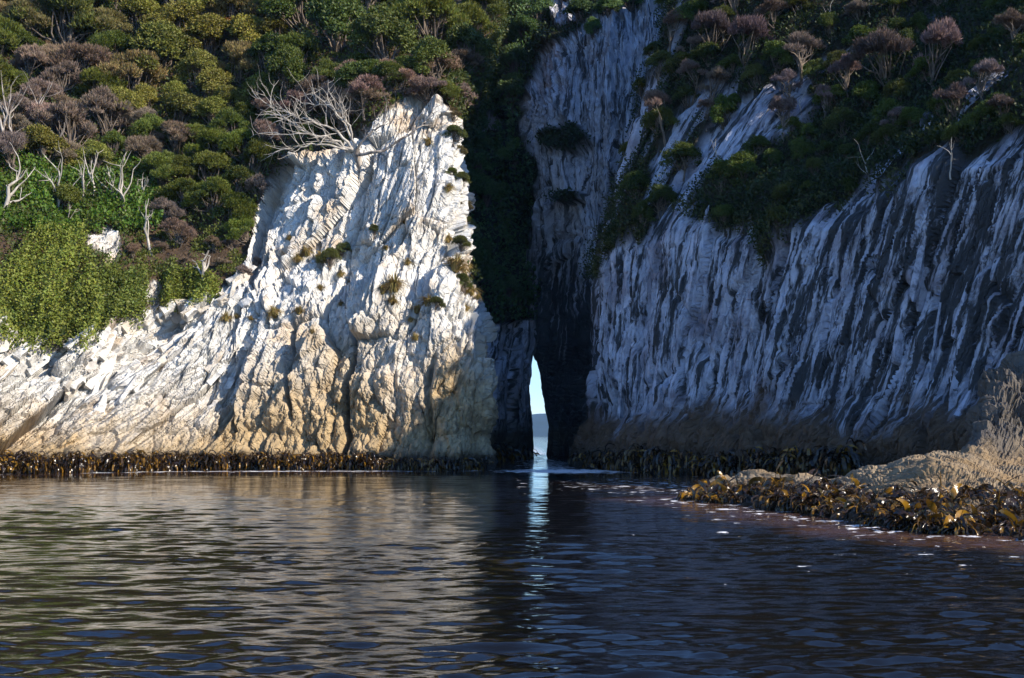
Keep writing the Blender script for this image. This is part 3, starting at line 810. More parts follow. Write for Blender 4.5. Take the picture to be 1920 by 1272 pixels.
OLIVE = (0.195, 0.19, 0.036); GREEN = (0.115, 0.135, 0.024); DARK = (0.08, 0.105, 0.02); MAUVE = (0.235, 0.175, 0.135)
BROWN = (0.21, 0.165, 0.065); BRIGHT = (0.09, 0.15, 0.022); LIME = (0.24, 0.25, 0.03); RUST = (0.19, 0.095, 0.025)
KINDS = {
 'olive': ('olive_shrub', 'broad', OLIVE, 'olive yellow rounded leafy shrub on the sunlit hillside', 'shrub', 'olive shrubs on the sunlit hillside'),
 'green': ('green_shrub', 'fine', GREEN, 'mid green fine-leaved bush on the sunlit hillside', 'bush', 'green bushes on the sunlit hillside'),
 'dark': ('dark_shrub', 'broad', DARK, 'dark green dense bush on the sunlit hillside above the white buttress', 'bush', 'dark bushes on the sunlit hillside'),
 'mauve': ('mauve_shrub', 'mauve', MAUVE, 'mauve brown twiggy dieback bush on the sunlit hillside', 'bush', 'dieback bushes on the sunlit hillside'),
 'brown': ('brown_shrub', 'fine', BROWN, 'brownish olive upright scrub bush high on the sunlit hillside', 'bush', 'brown scrub on the sunlit hillside'),
}
# region of each kind on the sunlit hillside: (x0, y0, x1, y1, weights)
REG = [((-200, -80, 235, 62), {'brown': 6, 'dark': 2, 'green': 1}),
       ((200, -80, 490, 215), {'olive': 9, 'green': 1, 'brown': 1}),
       ((-200, 62, 60, 200), {'green': 4, 'dark': 2, 'mauve': 1}),
       ((60, 55, 200, 100), {'olive': 4, 'green': 3}),
       ((30, 100, 170, 250), {'mauve': 4, 'green': 3}),
       ((170, 140, 330, 290), {'green': 6, 'mauve': 3}),
       ((490, -80, 940, 150), {'dark': 6, 'green': 4, 'olive': 1}),
       ((330, 215, 545, 460), {'green': 8, 'mauve': 1}),
       ((545, 150, 910, 240), {'mauve': 6, 'green': 2}),
       ((-200, 200, 60, 310), {'mauve': 2, 'dark': 3})]
def kind_at(px, py):
    for (x0, y0, x1, y1), w in REG:
        if x0 <= px < x1 and y0 <= py < y1:
            ks = list(w); return rs.choices(ks, [w[k] for k in ks])[0]
    return rs.choice(['green', 'olive', 'mauve'])
def spot_left(px, py, r):
    sz = 'small ' if r < 46 else ('large ' if r > 66 else '')
    if px > 835: w = 'on the brink of the dark gully'
    elif px > 540 and py > 170: w = 'behind the windswept leafless tree'
    elif px > 440 and py > 230: w = 'beside the shoulder of the white buttress'
    elif px < 300 and py > 250: w = 'just above the bleached dead stems'
    elif px < 70 and py > 120: w = 'above the thin pale trunks'
    elif abs(px - 420) < 90 and py < 190: w = 'near the rust brown bush'
    elif abs(px - 578) < 100 and py < 190: w = 'near the lime green bush'
    elif py < 70: w = 'near the top of the sunlit hillside'
    elif px > 620: w = 'on the sunlit slope above the white buttress'
    elif py > 300: w = 'on the sunlit slope above the brown scree'
    else: w = 'in the middle of the sunlit hillside'
    return sz, w
def spot_right(px, py, r):
    sz = 'small ' if r < 27 else ('large ' if r > 34 else '')
    if px < 1240: w = 'beside the bare gully wall'
    elif py > 300: w = 'on the brink of the shaded cliff'
    elif py < 60: w = 'near the top of the shaded slope'
    elif px < 1420: w = 'among the dieback trees of the shaded slope'
    elif px > 1700: w = 'in the darkest part of the shaded slope'
    else: w = 'in the middle of the shaded slope'
    return sz, w
def scatter_left():
    pts = []
    tries = 0
    while tries < 9000 and len(pts) < 240:
        tries += 1
        px, py = rs.uniform(-110, 935), rs.uniform(-60, 470)
        lim = np.interp(px, VEG_X, VEG_Y) - 22
        if py > lim or px > np.interp(py, EDGE_Y, EDGE_X) - 6: continue
        if px < 300 and py > 330 or px < 430 and py > 425: continue
        if (px - 192) ** 2 / 1600 + (py - 462) ** 2 / 3000 < 1: continue
        r = rs.uniform(38, 74) * (1.08 if py < 200 else 0.85)
        if px > 540 and py > 150: r *= 0.72
        if any((px - a) ** 2 + ((py - b) * 1.25) ** 2 < (0.50 * (r + c)) ** 2 for a, b, c in pts): continue
        pts.append((px, py, r))
    for px, py, r in sorted(pts, key=lambda t: t[1]):
        k = kind_at(px, py - r * 0.8)
        if r * 1.8 + np.interp(px, VEG_X, VEG_Y) > 9999: continue
        nm, kd, col, lab, cat, grp = KINDS[k]
        sz, w = spot_left(px, py, r)
        plant(nm, kd, 'left', px, py, r, col, sz + lab.split(' on the ')[0].split(' high')[0] + ' ' + w, cat, grp)
scatter_left()
# bushes that stand out singly
plant('rust_shrub', 'broad', 'left', 420, 95, 36, RUST, 'rust brown bush among olive shrubs on the sunlit hillside', 'bush', None)
plant('lime_shrub', 'broad', 'left', 578, 92, 22, LIME, 'small bright lime green bush among dark bushes', 'bush', None)
plant('sprawling_shrub', 'mauve', 'left', 330, 455, 34, MAUVE, 'small mauve brown twiggy bush on the brown scree below the dead stems', 'bush', None)
for px, py, r in ((300, 475, 20), (345, 500, 15), (418, 505, 20), (452, 522, 20), (478, 505, 17), (432, 468, 20), (252, 482, 18), (400, 470, 18)):
    plant('scree_shrub', 'mauve', 'left', px, py, r, (0.21, 0.155, 0.115), 'low brown twiggy bush on the brown scree beside the white buttress', 'bush', 'twiggy bushes on the brown scree', 0.25)
plant('yellow_shrub', 'broad', 'left', 120, 400, 34, (0.17, 0.18, 0.03), 'yellow green leafy shrub among the bleached stems', 'bush', None)
plant('edge_shrub', 'mauve', 'left', 868, 140, 42, (0.19, 0.13, 0.11), 'mauve brown dieback bush on the brink of the dark gully', 'bush', None)
for i, (px, py, r) in enumerate(((620, 500, 24), (642, 478, 20), (862, 470, 20), (866, 545, 22), (815, 578, 18), (700, 440, 12))):
    plant('ledge_shrub', 'fine', 'left', px, py, r, (0.10, 0.11, 0.03), 'small green bush rooted in a crack of the white buttress', 'bush', 'bushes in cracks of the white buttress', 0.25)

for i, (px, py, r) in enumerate(((560, 232, 40), (622, 215, 42), (690, 200, 44), (752, 182, 42), (806, 190, 38), (600, 190, 40), (830, 150, 42), (858, 200, 34), (500, 225, 36), (720, 160, 40), (660, 170, 38))):
    plant('brown_thicket', 'mauve', 'left', px, py, r, (0.25, 0.175, 0.135), ('large ' if r > 41 else 'small ' if r < 37 else '') + 'brown leafless twiggy bush crowding round the windswept tree', 'bush', 'brown twiggy bushes round the windswept tree')

for i, (px, py, r) in enumerate(((852, 262, 20), (858, 300, 22), (862, 350, 24), (866, 400, 20), (872, 440, 22), (880, 250, 20), (846, 330, 14), (850, 228, 20))):
    plant('side_shrub', 'mauve' if i % 2 else 'fine', 'left', px, py, r, (0.17, 0.13, 0.06) if i % 2 else (0.11, 0.12, 0.03), ('brown twiggy' if i % 2 else 'green') + ' bush clinging to the gully side of the white buttress', 'bush', 'bushes on the gully side of the buttress', 0.2)

# shaded slope of the other cliff
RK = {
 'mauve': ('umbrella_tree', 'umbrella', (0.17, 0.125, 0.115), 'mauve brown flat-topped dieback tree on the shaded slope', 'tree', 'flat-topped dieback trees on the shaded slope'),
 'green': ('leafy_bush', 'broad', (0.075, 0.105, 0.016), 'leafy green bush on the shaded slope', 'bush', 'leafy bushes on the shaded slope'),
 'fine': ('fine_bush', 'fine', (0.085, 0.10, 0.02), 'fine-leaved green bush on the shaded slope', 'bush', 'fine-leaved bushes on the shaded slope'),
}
HAND_R = [(1340, 70, 52), (1400, 95, 56), (1300, 95, 34), (1505, 105, 48), (1660, 125, 66), (1760, 120, 60), (1345, 170, 34), (1325, 205, 26), (1245, 215, 38),
          (1475, 165, 32), (1470, 215, 36), (1545, 190, 36), (1685, 230, 28), (1790, 200, 44), (1260, 60, 30), (1450, 30, 34), (1610, 30, 30), (1280, 10, 36), (1380, 8, 44), (1900, 60, 40), (1850, 160, 34), (1590, 150, 34), (1300, 150, 28), (1880, 210, 34)]
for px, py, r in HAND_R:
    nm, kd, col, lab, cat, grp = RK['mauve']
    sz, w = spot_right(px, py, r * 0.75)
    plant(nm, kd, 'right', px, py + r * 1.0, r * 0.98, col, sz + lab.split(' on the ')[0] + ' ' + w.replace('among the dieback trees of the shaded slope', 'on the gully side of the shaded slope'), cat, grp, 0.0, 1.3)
pts = [(1360, 235, 38), (1290, 195, 30), (1380, 205, 22), (1500, 300, 34), (1480, 375, 30), (1590, 300, 26)]
t = 0
while t < 4000 and len(pts) < 95:
    t += 1
    px, py = rs.uniform(1120, 2000), rs.uniform(-50, 430)
    if px < 1120 + (480 - py) * 0.25: continue
    i = np.argmin((MASS['right']['px'] - px) ** 2 + (MASS['right']['py'] - py) ** 2)
    if MASS['right']['m'][i] < 0.6: continue
    r = rs.uniform(20, 40)
    if any((px - a) ** 2 + (py - b) ** 2 < (0.62 * (r + c)) ** 2 for a, b, c in pts): continue
    pts.append((px, py, r))
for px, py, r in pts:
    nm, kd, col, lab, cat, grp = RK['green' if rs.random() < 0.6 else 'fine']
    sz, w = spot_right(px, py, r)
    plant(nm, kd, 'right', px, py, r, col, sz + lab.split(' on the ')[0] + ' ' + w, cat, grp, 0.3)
# gully
for i in range(34):
    px, py = rs.uniform(850, 995), rs.uniform(20, 585)
    if px > np.interp(py, [0, 100, 190, 300, 585], [1000, 1000, 975, 990, 975]): continue
    gr = rs.uniform(22, 42)
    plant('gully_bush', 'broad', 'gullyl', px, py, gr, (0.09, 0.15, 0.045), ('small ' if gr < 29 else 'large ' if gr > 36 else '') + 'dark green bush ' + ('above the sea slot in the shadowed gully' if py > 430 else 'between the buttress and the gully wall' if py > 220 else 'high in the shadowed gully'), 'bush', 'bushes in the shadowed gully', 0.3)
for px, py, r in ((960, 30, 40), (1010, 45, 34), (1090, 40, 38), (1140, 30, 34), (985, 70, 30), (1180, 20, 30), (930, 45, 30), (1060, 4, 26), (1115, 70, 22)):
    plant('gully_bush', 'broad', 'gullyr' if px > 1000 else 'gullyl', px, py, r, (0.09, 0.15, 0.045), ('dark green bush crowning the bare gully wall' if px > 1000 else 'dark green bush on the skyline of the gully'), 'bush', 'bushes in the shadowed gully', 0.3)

# undergrowth sheets: uncountable low leaves hugging the slopes
def undergrowth(name, mass, count, L, w, seed, col, label, cond=None, lift=0.35, mat='leaf', kind='stuff', hang=0.0, cat=None, lump=1.6):
    rng = np.random.RandomState(seed)
    m = MASS[mass]
    ok = (m['m'] > 0.5) if cond is None else cond(m)
    ok &= (m['px'] > -150) & (m['px'] < 2050) & (m['py'] > -120)
    idx = np.nonzero(ok)[0]
    idx = rng.choice(idx, count)
    p = m['P'][idx] + rng.normal(0, 0.09, (count, 3)); n = m['N'][idx]
    bump = np.clip((fbm(p[:, 0] / lump + p[:, 1] / (2 * lump), p[:, 2] / lump, seed, 3) if hang == 0 else fbm(p[:, 0] / (0.55 * lump), p[:, 2] / (3.2 * lump), seed, 4)) + 0.45, 0, 1.3)
    depth = rng.rand(count) ** 0.6
    p = p + n * (lift * 2 * bump * depth)[:, None]
    t = unit(n * 0.6 + rng.normal(0, 0.6, (count, 3)) + [0, 0, 0.4 - hang])
    wd = unit(n + rng.normal(0, 0.45, (count, 3)) + [0, 0, 0.4])
    V, Q = cards(p, t, wd, rng.uniform(0.6, 1.3, count) * L, rng.uniform(0.6, 1.3, count) * w, rng)
    big = np.clip(0.5 + 0.55 * fbm(p[:, 0] / 1.8, p[:, 2] / 1.8, seed + 9, 3), 0, 1)
    me = raw_mesh(name, V, Q, {'rnd': ('FLOAT', np.repeat(np.clip(0.5 * rng.rand(count) + 0.5 * big, 0, 1), 4)), 'rnd2': ('FLOAT', np.repeat(rng.rand(count), 4))})
    o = link(name, me, M[mat]); o.color = col + (1,)
    tag(o, label, cat, None, kind)
    return o
undergrowth('hillside_undergrowth', 'left', 52000, 0.22, 0.075, 1, (0.075, 0.095, 0.02), 'low green undergrowth between the shrubs of the sunlit hillside', lambda m: (m['m'] > 0.5) & ~((m['px'] > 255) & (m['px'] < 540) & (m['py'] > 425)))
undergrowth('scree_growth', 'left', 5200, 0.16, 0.05, 2, (0.11, 0.13, 0.025), 'sparse green plants on the brown scree', lambda m: (m['m'] > 0.5) & (m['px'] > 255) & (m['px'] < 540) & (m['py'] > 425) & (fbm(m['px'] / 22, m['py'] / 22, 8, 2) > -0.02), 0.2)
undergrowth('brink_undergrowth', 'left', 9000, 0.24, 0.08, 12, (0.06, 0.08, 0.02), 'green undergrowth on the gully brink above the white buttress', lambda m: (m['m'] > 0.5) & (m['px'] > 835) & (m['py'] < 600), 0.5)
undergrowth('stem_thicket', 'left', 15000, 0.2, 0.085, 3, (0.09, 0.16, 0.02), 'bright green leafy ground cover around the bleached dead stems', lambda m: (m['m'] > 0.5) & (m['px'] < 300) & (m['py'] > 296) & (m['py'] < 440), 0.55)
undergrowth('slope_undergrowth', 'right', 46000, 0.17, 0.06, 4, (0.027, 0.043, 0.01), 'green undergrowth covering the shaded slope, shade darkened into its colour', lambda m: (m['m'] > 0.8) & ~((m['px'] < 1230) & (m['py'] < 330) & (m['px'] < 1130 + (330 - m['py']) * 0.3)), 0.4)  # leaf colour lowered to paint in the slope's shade
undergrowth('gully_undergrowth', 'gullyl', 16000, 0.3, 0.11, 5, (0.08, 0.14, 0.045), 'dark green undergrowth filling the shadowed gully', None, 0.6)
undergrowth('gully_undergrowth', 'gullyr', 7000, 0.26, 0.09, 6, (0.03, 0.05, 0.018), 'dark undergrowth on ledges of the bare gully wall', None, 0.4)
# creepers hanging over the low white cliff
def curtain(xs, top, bot, sd):
    def f(m):
        x, y = m['px'], m['py']
        rag = 20 * fbm(x / 10, x * 0, sd, 3) + 10 * fbm(x / 3.5, x * 0 + 4, sd + 1, 2)
        return (x > xs[0]) & (x < xs[-1]) & (y > np.interp(x, xs, top) + 14 * fbm(x / 18, y / 18, sd + 2, 3)) & (y < np.interp(x, xs, bot) + rag)
    return f
def mat_region(cx, cy, rx, ry, sd): return lambda m: (np.hypot((m['px'] - cx) / rx, (m['py'] - cy) / ry) + 0.22 * fbm(m['px'] / 24, m['py'] / 24, sd, 3) < 1) & (m['px'] < 470)
undergrowth('hanging_creeper', 'left', 17000, 0.17, 0.055, 7, (0.20, 0.235, 0.04), 'large light green creeper mat spilling over the low white cliff', curtain([-70, 0, 40, 100, 150, 172], [520, 525, 470, 424, 432, 505], [640, 640, 650, 668, 655, 628], 1), 0.75, kind=None, hang=0.7, cat='creeper', lump=1.0)
undergrowth('hanging_creeper', 'left', 7000, 0.17, 0.055, 8, (0.15, 0.185, 0.036), 'green creeper with a ragged lower hem beside the pale outcrop', curtain([168, 185, 215, 250, 272], [520, 505, 508, 512, 530], [628, 622, 604, 608, 596], 2), 0.6, kind=None, hang=0.7, cat='creeper', lump=1.0)
undergrowth('hanging_creeper', 'left', 5000, 0.15, 0.05, 9, (0.20, 0.235, 0.04), 'small yellow green creeper below the forked grey snag', curtain([296, 320, 350, 385, 412], [535, 512, 508, 515, 530], [575, 588, 580, 574, 560], 3), 0.45, kind=None, hang=0.6, cat='creeper', lump=1.0)
undergrowth('brink_scrub', 'right', 7000, 0.2, 0.05, 10, (0.06, 0.07, 0.02), 'brown green scrub hanging over the brink of the shaded cliff', lambda m: (m['py'] > 300) & (m['py'] < 520) & (m['px'] > 1095) & (m['px'] < 1700) & (m['m'] > 0.1) & (m['m'] < 0.99), 0.5, hang=0.5)

# ------------------------------------------------------------------ bare dead trees
def dead_tree(name, mass, px, py, hpx, seed, label, group=None, spread=0.55, nlimb=5, lean=0.0, mat='dead', twigs=2, r0=0.035):
    p, n = surf(mass, px, py)
    h = hpx * p[1] / F
    rng = np.random.RandomState(seed)
    e = link(name, None); e.location = p - np.array([0, 0, 0.15]); tag(e, label, 'dead tree', group)
    tb = Tubes(); br = []
    pts, d = branch(rng, (0, 0, -0.2), (lean, rng.normal(0, 0.1), 1), h * 0.55, 7, 0.22, 0.12)
    rad = h * r0
    tb.add(pts, np.linspace(rad, rad * 0.6, len(pts)), 6)
    tm = tb.mesh('trunk'); tm.materials.append(M[mat]); link('trunk', tm, parent=e)
    for i in range(nlimb):
        s0 = pts[rng.randint(3, len(pts))] if i else pts[-1]
        a = rng.rand() * 6.283
        dd = unit(np.array([math.cos(a) * spread + lean, math.sin(a) * spread * 0.8, rng.uniform(0.5, 1.0)]))
        L = h * rng.uniform(0.35, 0.6)
        q, dl = branch(rng, s0, dd, L, 7, 0.3, 0.06)
        lt = Tubes()
        lt.add(q, np.linspace(rad * 0.55, rad * 0.14, len(q)), 5)
        for k in range(twigs):
            s1 = q[rng.randint(2, len(q))]
            w, _ = branch(rng, s1, unit(dl + rng.normal(0, 0.6, 3)), L * rng.uniform(0.3, 0.6), 5, 0.35, 0.08)
            lt.add(w, np.linspace(rad * 0.26, rad * 0.08, len(w)), 4)
        lm = lt.mesh('limb'); lm.materials.append(M[mat]); link('limb', lm, parent=e)
    return e
G1 = 'bleached stems in the green thicket'
L1 = 'slender bleached dead tree standing in the green thicket'
for i, (px, py, h, ln) in enumerate(((113, 398, 120, 0.05), (155, 370, 85, 0.0), (176, 372, 100, 0.05), (205, 388, 90, 0.0), (216, 385, 60, 0.1), (236, 408, 125, 0.03), (100, 372, 70, -0.2), (125, 418, 50, 0.1), (255, 380, 70, 0.3))):
    dead_tree('bleached_tree', 'left', px, py, h, 40 + i, L1, G1, 0.4, 4, ln, r0=0.028)
dead_tree('forked_dead_tree', 'left', 2, 400, 120, 61, 'thick bleached dead tree leaning out with long forked limbs', None, 0.6, 5, 0.45, r0=0.045)
dead_tree('tall_snag', 'left', 287, 478, 115, 62, 'tall grey snag with few limbs on the brown scree', None, 0.3, 3, -0.15, r0=0.03)
dead_tree('grey_snag', 'left', 382, 535, 75, 63, 'stout forked grey snag above the small creeper', None, 0.7, 4, 0.0, r0=0.06)
dead_tree('fallen_snag', 'left', 205, 488, 55, 64, 'bleached branches lying against the pale outcrop', None, 0.9, 4, 0.5, r0=0.05)
for i, (px, py, h, ln) in enumerate(((18, 300, 170, -0.1), (38, 302, 150, 0.0), (5, 290, 160, -0.05), (60, 250, 110, 0.2), (100, 290, 80, 0.2))):
    dead_tree('pole_tree', 'left', px, py, h, 70 + i, 'thin pale brown trunk in the shade below the dieback bushes', 'pale trunks below the dieback bushes', 0.25, 4, ln, 'darkwood', 1, 0.02)
for i, (px, py, h, ln) in enumerate(((1632, 340, 90, -0.25), (1780, 320, 85, -0.1), (1555, 40, 60, -0.1), (1625, 50, 70, 0.1), (1390, 110, 50, 0.0), (1385, 160, 60, 0.05), (1500, 210, 60, 0), (1345, 290, 50, -0.1))):
    dead_tree('pale_stem', 'right', px, py, h, 90 + i, 'thin pale bare stem on the shaded slope', 'bare stems on the shaded slope', 0.5, 3, ln, 'dead', 1, 0.02)
# the big windswept skeleton on the shoulder of the white buttress
def skeleton():
    p, n = surf('left', 668, 300)
    rng = np.random.RandomState(8)
    d0 = p[1]
    e = link('windswept_tree', None); e.location = p
    tag(e, 'large windswept leafless tree on top of the white buttress', 'dead tree')
    u = d0 / F
    def limb(path, r, n_tw, seed, up=0.12, tl=0.42, mat='darkwood'):
        r_ = np.random.RandomState(seed)
        P = np.array([((x - 668) * u, y_, (300 - y) * u) for x, y, y_ in path], float)
        t = np.linspace(0, 1, len(P)); tt = np.linspace(0, 1, 14)
        Q = np.stack([np.interp(tt, t, P[:, i]) for i in range(3)], -1)
        Q[1:-1] += r_.normal(0, 0.05, (12, 3))
        tb = Tubes(); tb.add(Q, np.linspace(r, r * 0.22, 14), 6)
        L = np.linalg.norm(np.diff(P, axis=0), axis=1).sum()
        dr = unit(P[-1] - P[0])
        for k in range(n_tw):
            i0 = r_.randint(3, 14)
            dd = unit(dr * 0.9 + r_.normal(0, 0.5, 3) + [0, 0, up])
            w, dl = branch(r_, Q[i0], dd, L * r_.uniform(0.5, 1) * tl, 7, 0.3, 0.05)
            tb.add(w, np.linspace(r * 0.34, r * 0.08, len(w)), 4)
            for m in range(2):
                w2, _ = branch(r_, w[r_.randint(2, len(w))], unit(dl + r_.normal(0, 0.55, 3)), L * tl * 0.45, 5, 0.3, 0.04)
                tb.add(w2, np.linspace(r * 0.17, r * 0.05, len(w2)), 3)
        me = tb.mesh('limb'); me.materials.append(M[mat]); link('limb', me, parent=e)
    tb = Tubes(); tb.add([(0.1, 0.3, -0.5), (0, 0, 0), (-0.15, -0.25, 0.3), (-0.05, -0.4, 0.65)], [0.30, 0.26, 0.22, 0.18], 7)
    tm = tb.mesh('trunk'); tm.materials.append(M['darkwood']); link('trunk', tm, parent=e)
    limb([(664, 285, -0.3), (620, 262, -0.9), (570, 258, -1.4), (530, 262, -1.6)], 0.10, 12, 1, 0.1, 0.5, 'dead')
    limb([(664, 283, -0.3), (630, 250, -0.8), (585, 230, -1.2), (545, 222, -1.4)], 0.10, 12, 2, 0.15, 0.5, 'dead')
    limb([(664, 280, -0.3), (655, 240, -0.6), (640, 215, -0.8), (628, 200, -0.9)], 0.09, 11, 3, 0.3, 0.6, 'dead')
    limb([(664, 282, -0.3), (600, 275, -1.2), (560, 285, -1.6), (540, 292, -1.8)], 0.08, 10, 4, 0.1, 0.5, 'dead')
    limb([(666, 283, -0.4), (690, 255, -0.8), (715, 240, -1.0), (728, 222, -1.1)], 0.09, 8, 5, 0.3, 0.5)
    limb([(668, 292, -0.5), (715, 292, -1.0), (745, 272, -1.3), (790, 245, -1.4), (800, 232, -1.4)], 0.11, 6, 6, 0.25, 0.3)
    limb([(664, 282, -0.3), (640, 225, -0.2), (610, 190, 0.2), (560, 185, 0.4)], 0.09, 12, 7, 0.2, 0.5, 'dead')
    limb([(664, 284, -0.3), (610, 270, -0.9), (560, 245, -1.0), (520, 215, -1.0), (500, 198, -0.8)], 0.09, 12, 8, 0.2, 0.4, 'dead')
skeleton()

# ------------------------------------------------------------------ tussocks
def tussock_mesh(seed):
    rng = np.random.RandomState(seed); n = 230
    th = rng.rand(n) * 6.283; out = rng.rand(n) ** 0.6
    V = []
    for i in range(n):
        d = np.array([math.cos(th[i]), math.sin(th[i]), 0]); sd = np.array([-d[1], d[0], 0])
        L = rng.uniform(0.7, 1.15); w = 0.014
        b = d * 0.1 * rng.rand() 
        p1 = b + d * 0.28 * out[i] * L + [0, 0, 0.55 * L * (1 - 0.35 * out[i])]
        p2 = b + d * 0.75 * out[i] * L + [0, 0, (0.95 - 1.0 * out[i] ** 1.6) * L * 0.85]
        V += [b - sd * w, b + sd * w, p1 + sd * w * 1.2, p1 - sd * w * 1.2, p1 - sd * w * 1.2, p1 + sd * w * 1.2, p2 + sd * w * 0.3, p2 - sd * w * 0.3]
    V = np.array(V)
    me = raw_mesh('tussock', V, np.arange(len(V)).reshape(-1, 4), {'rnd': ('FLOAT', rnds(n, rng, 8)), 'rnd2': ('FLOAT', rnds(n, rng, 8))})
    me.materials.append(M['grass']); return me
TUS = [tussock_mesh(i) for i in range(4)]
TP = [(742, 548, 40), (718, 552, 26), (735, 572, 26), (518, 596, 36), (545, 452, 18), (556, 492, 24), (578, 480, 24), (600, 486, 18), (640, 520, 20), (655, 536, 18), (560, 590, 20),
      (592, 640, 16), (765, 500, 16), (850, 512, 40), (870, 505, 30), (885, 556, 24), (895, 562, 16), (800, 575, 28), (780, 590, 20), (600, 545, 16), (425, 602, 20), (445, 598, 16), (460, 585, 18),
      (470, 602, 14), (782, 640, 20), (725, 470, 14), (760, 420, 12), (833, 330, 22), (842, 360, 18), (800, 275, 24), (840, 455, 20), (770, 605, 18), (875, 585, 20), (640, 575, 12), (585, 625, 12)]
for i, (px, py, h) in enumerate(TP):
    p, n = surf('left', px, py)
    o = link('tussock', TUS[i % 4])
    s = h * p[1] / F * rs.uniform(1.0, 1.3)
    o.location = p + n * 0.02; o.scale = (s, s, s * rs.uniform(0.8, 1.1)); o.rotation_euler = (rs.uniform(0.1, 0.5), rs.gauss(0, 0.2), rs.uniform(0, 6.28))
    v = rs.uniform(0.75, 1.25)
    o.color = (0.27 * v, 0.20 * v, 0.07 * v, 1)
    w = 'on the gully edge of the white buttress' if px > 825 else ('at the foot of the brown scree' if px < 480 else ('high on the white buttress' if py < 460 else ('just above the tan foot of the white buttress' if py > 588 else 'on the ledge across the white buttress')))
    tag(o, ('large ' if h > 27 else 'small ' if h < 18 else '') + 'golden brown grass tussock ' + w, 'tussock', 'grass tussocks on the white cliff')

# ------------------------------------------------------------------ kelp
def kelp_mat():
    N = NT('bull_kelp')
    r = N.attr('rnd')
    c = N.mix(N.ramp(r, 0.15, 0.95), (0.030, 0.018, 0.010), (0.30, 0.155, 0.014))
    n = N.noise(N.pos(), 6.0, 4, 0.6)
    c = N.mix(N.math('MULTIPLY', N.ramp(n, 0.45, 0.7), 0.5), c, (0.05, 0.03, 0.015))
    N.l(c, N.b.inputs['Base Color'])
    N.b.inputs['Roughness'].default_value = 0.17
    N.b.inputs['Specular IOR Level'].default_value = 0.6
    N.l(N.bump(N.noise(N.pos(), 22.0, 3, 0.6), 0.5, 0.02), N.b.inputs['Normal'])
    tr = N.t.nodes.new('ShaderNodeBsdfTranslucent'); N.l(c, tr.inputs['Color'])
    mx = N.t.nodes.new('ShaderNodeMixShader'); mx.inputs[0].default_value = 0.2
    N.l(N.b.outputs[0], mx.inputs[1]); N.l(tr.outputs[0], mx.inputs[2]); N.l(mx.outputs[0], N.out.inputs['Surface'])
    return N.m
M['kelp'] = kelp_mat()
def kelp_arrays(seed, nst, sc=1.0):
    """one plant: stipes leave a holdfast in all directions, arch, curl and hang as straps"""
    rng = np.random.RandomState(seed)
    V, Q, A, n0 = [], [], [], 0
    for i in range(nst):
        m = 10
        az = rng.normal(0, 1.3); d = np.array([math.sin(az), -math.cos(az), 0.0]); s = np.array([-d[1], d[0], 0.0])
        L = rng.uniform(0.45, 1.5); ang = rng.uniform(-0.6, 1.5)
        bend = rng.uniform(0.12, 0.65); floor_ = rng.uniform(-1.9, -0.4)
        p = np.array([rng.normal(0, 0.2), rng.normal(0, 0.1), rng.normal(0, 0.12)])
        wide = rng.rand() < 0.3
        w0 = rng.uniform(0.06, 0.12) if wide else rng.uniform(0.016, 0.05)
        tone = np.clip(rng.beta(0.7, 1.3) * TONE, 0, 1)
        tw = rng.normal(0, 0.28); cv = rng.uniform(-0.4, 0.4); yaw = rng.normal(0, 0.16)
        for k in range(m):
            t = k / (m - 1)
            w = w0 * ((0.25 + math.sin(min(1, t * 1.05 + 0.02) * math.pi) ** 0.7) if wide else (0.9 - 0.5 * t))
            dirv = d * math.cos(ang) + np.array([0, 0, 1]) * math.sin(ang)
            nn = -d * math.sin(ang) + np.array([0, 0, 1]) * math.cos(ang)
            sv = s * math.cos(tw * k) + nn * math.sin(tw * k)
            V += [p - sv * w, p + nn * w * cv, p + sv * w]; A += [tone] * 3
            if k < m - 1:
                a = n0 + k * 3
                Q += [(a, a + 1, a + 4, a + 3), (a + 1, a + 2, a + 5, a + 4)]
            p = p + dirv * L / (m - 1)
            ang = ang - bend * rng.uniform(0.5, 1.4) if ang > floor_ else ang + rng.normal(0, 0.3)
            c_, s_ = math.cos(yaw), math.sin(yaw)
            d = np.array([d[0] * c_ - d[1] * s_, d[0] * s_ + d[1] * c_, 0.0]); s = np.array([-d[1], d[0], 0.0])
        n0 += m * 3
    return np.array(V) * sc, np.array(Q), np.array(A)
KV = []
for i in range(14):
    TONE = 1.15 if i % 2 else 0.55
    KV.append(kelp_arrays(200 + i, 13))
def kelp_small(seed):
    rng = np.random.RandomState(seed); V, Q, A, n0 = [], [], [], 0
    for i in range(8):
        az = rng.normal(0, 1.1); d = np.array([math.sin(az), -math.cos(az), 0.0]); sd_ = np.array([-d[1], d[0], 0.0])
        L = rng.uniform(0.6, 1.5); ang = rng.uniform(-0.5, 1.5); p = np.array([rng.normal(0, 0.2), rng.normal(0, 0.1), rng.normal(0, 0.12)])
        w = rng.uniform(0.02, 0.085); tone = np.clip(rng.beta(0.7, 1.3) * (1.2 if seed % 2 else 0.7), 0, 1); tw = rng.normal(0, 0.4)
        for k in range(6):
            dirv = d * math.cos(ang) + np.array([0, 0, 1]) * math.sin(ang); nn = -d * math.sin(ang) + np.array([0, 0, 1]) * math.cos(ang)
            sv = sd_ * math.cos(tw * k) + nn * math.sin(tw * k)
            V += [p - sv * w, p + sv * w]; A += [tone] * 2
            if k < 5: a = n0 + 2 * k; Q.append((a, a + 1, a + 3, a + 2))
            p = p + dirv * L / 5; ang = max(ang - rng.uniform(0.3, 0.9), -1.7)
        n0 += 12
    return np.array(V), np.array(Q), np.array(A)
KS = [kelp_small(300 + i) for i in range(14)]
KM = []
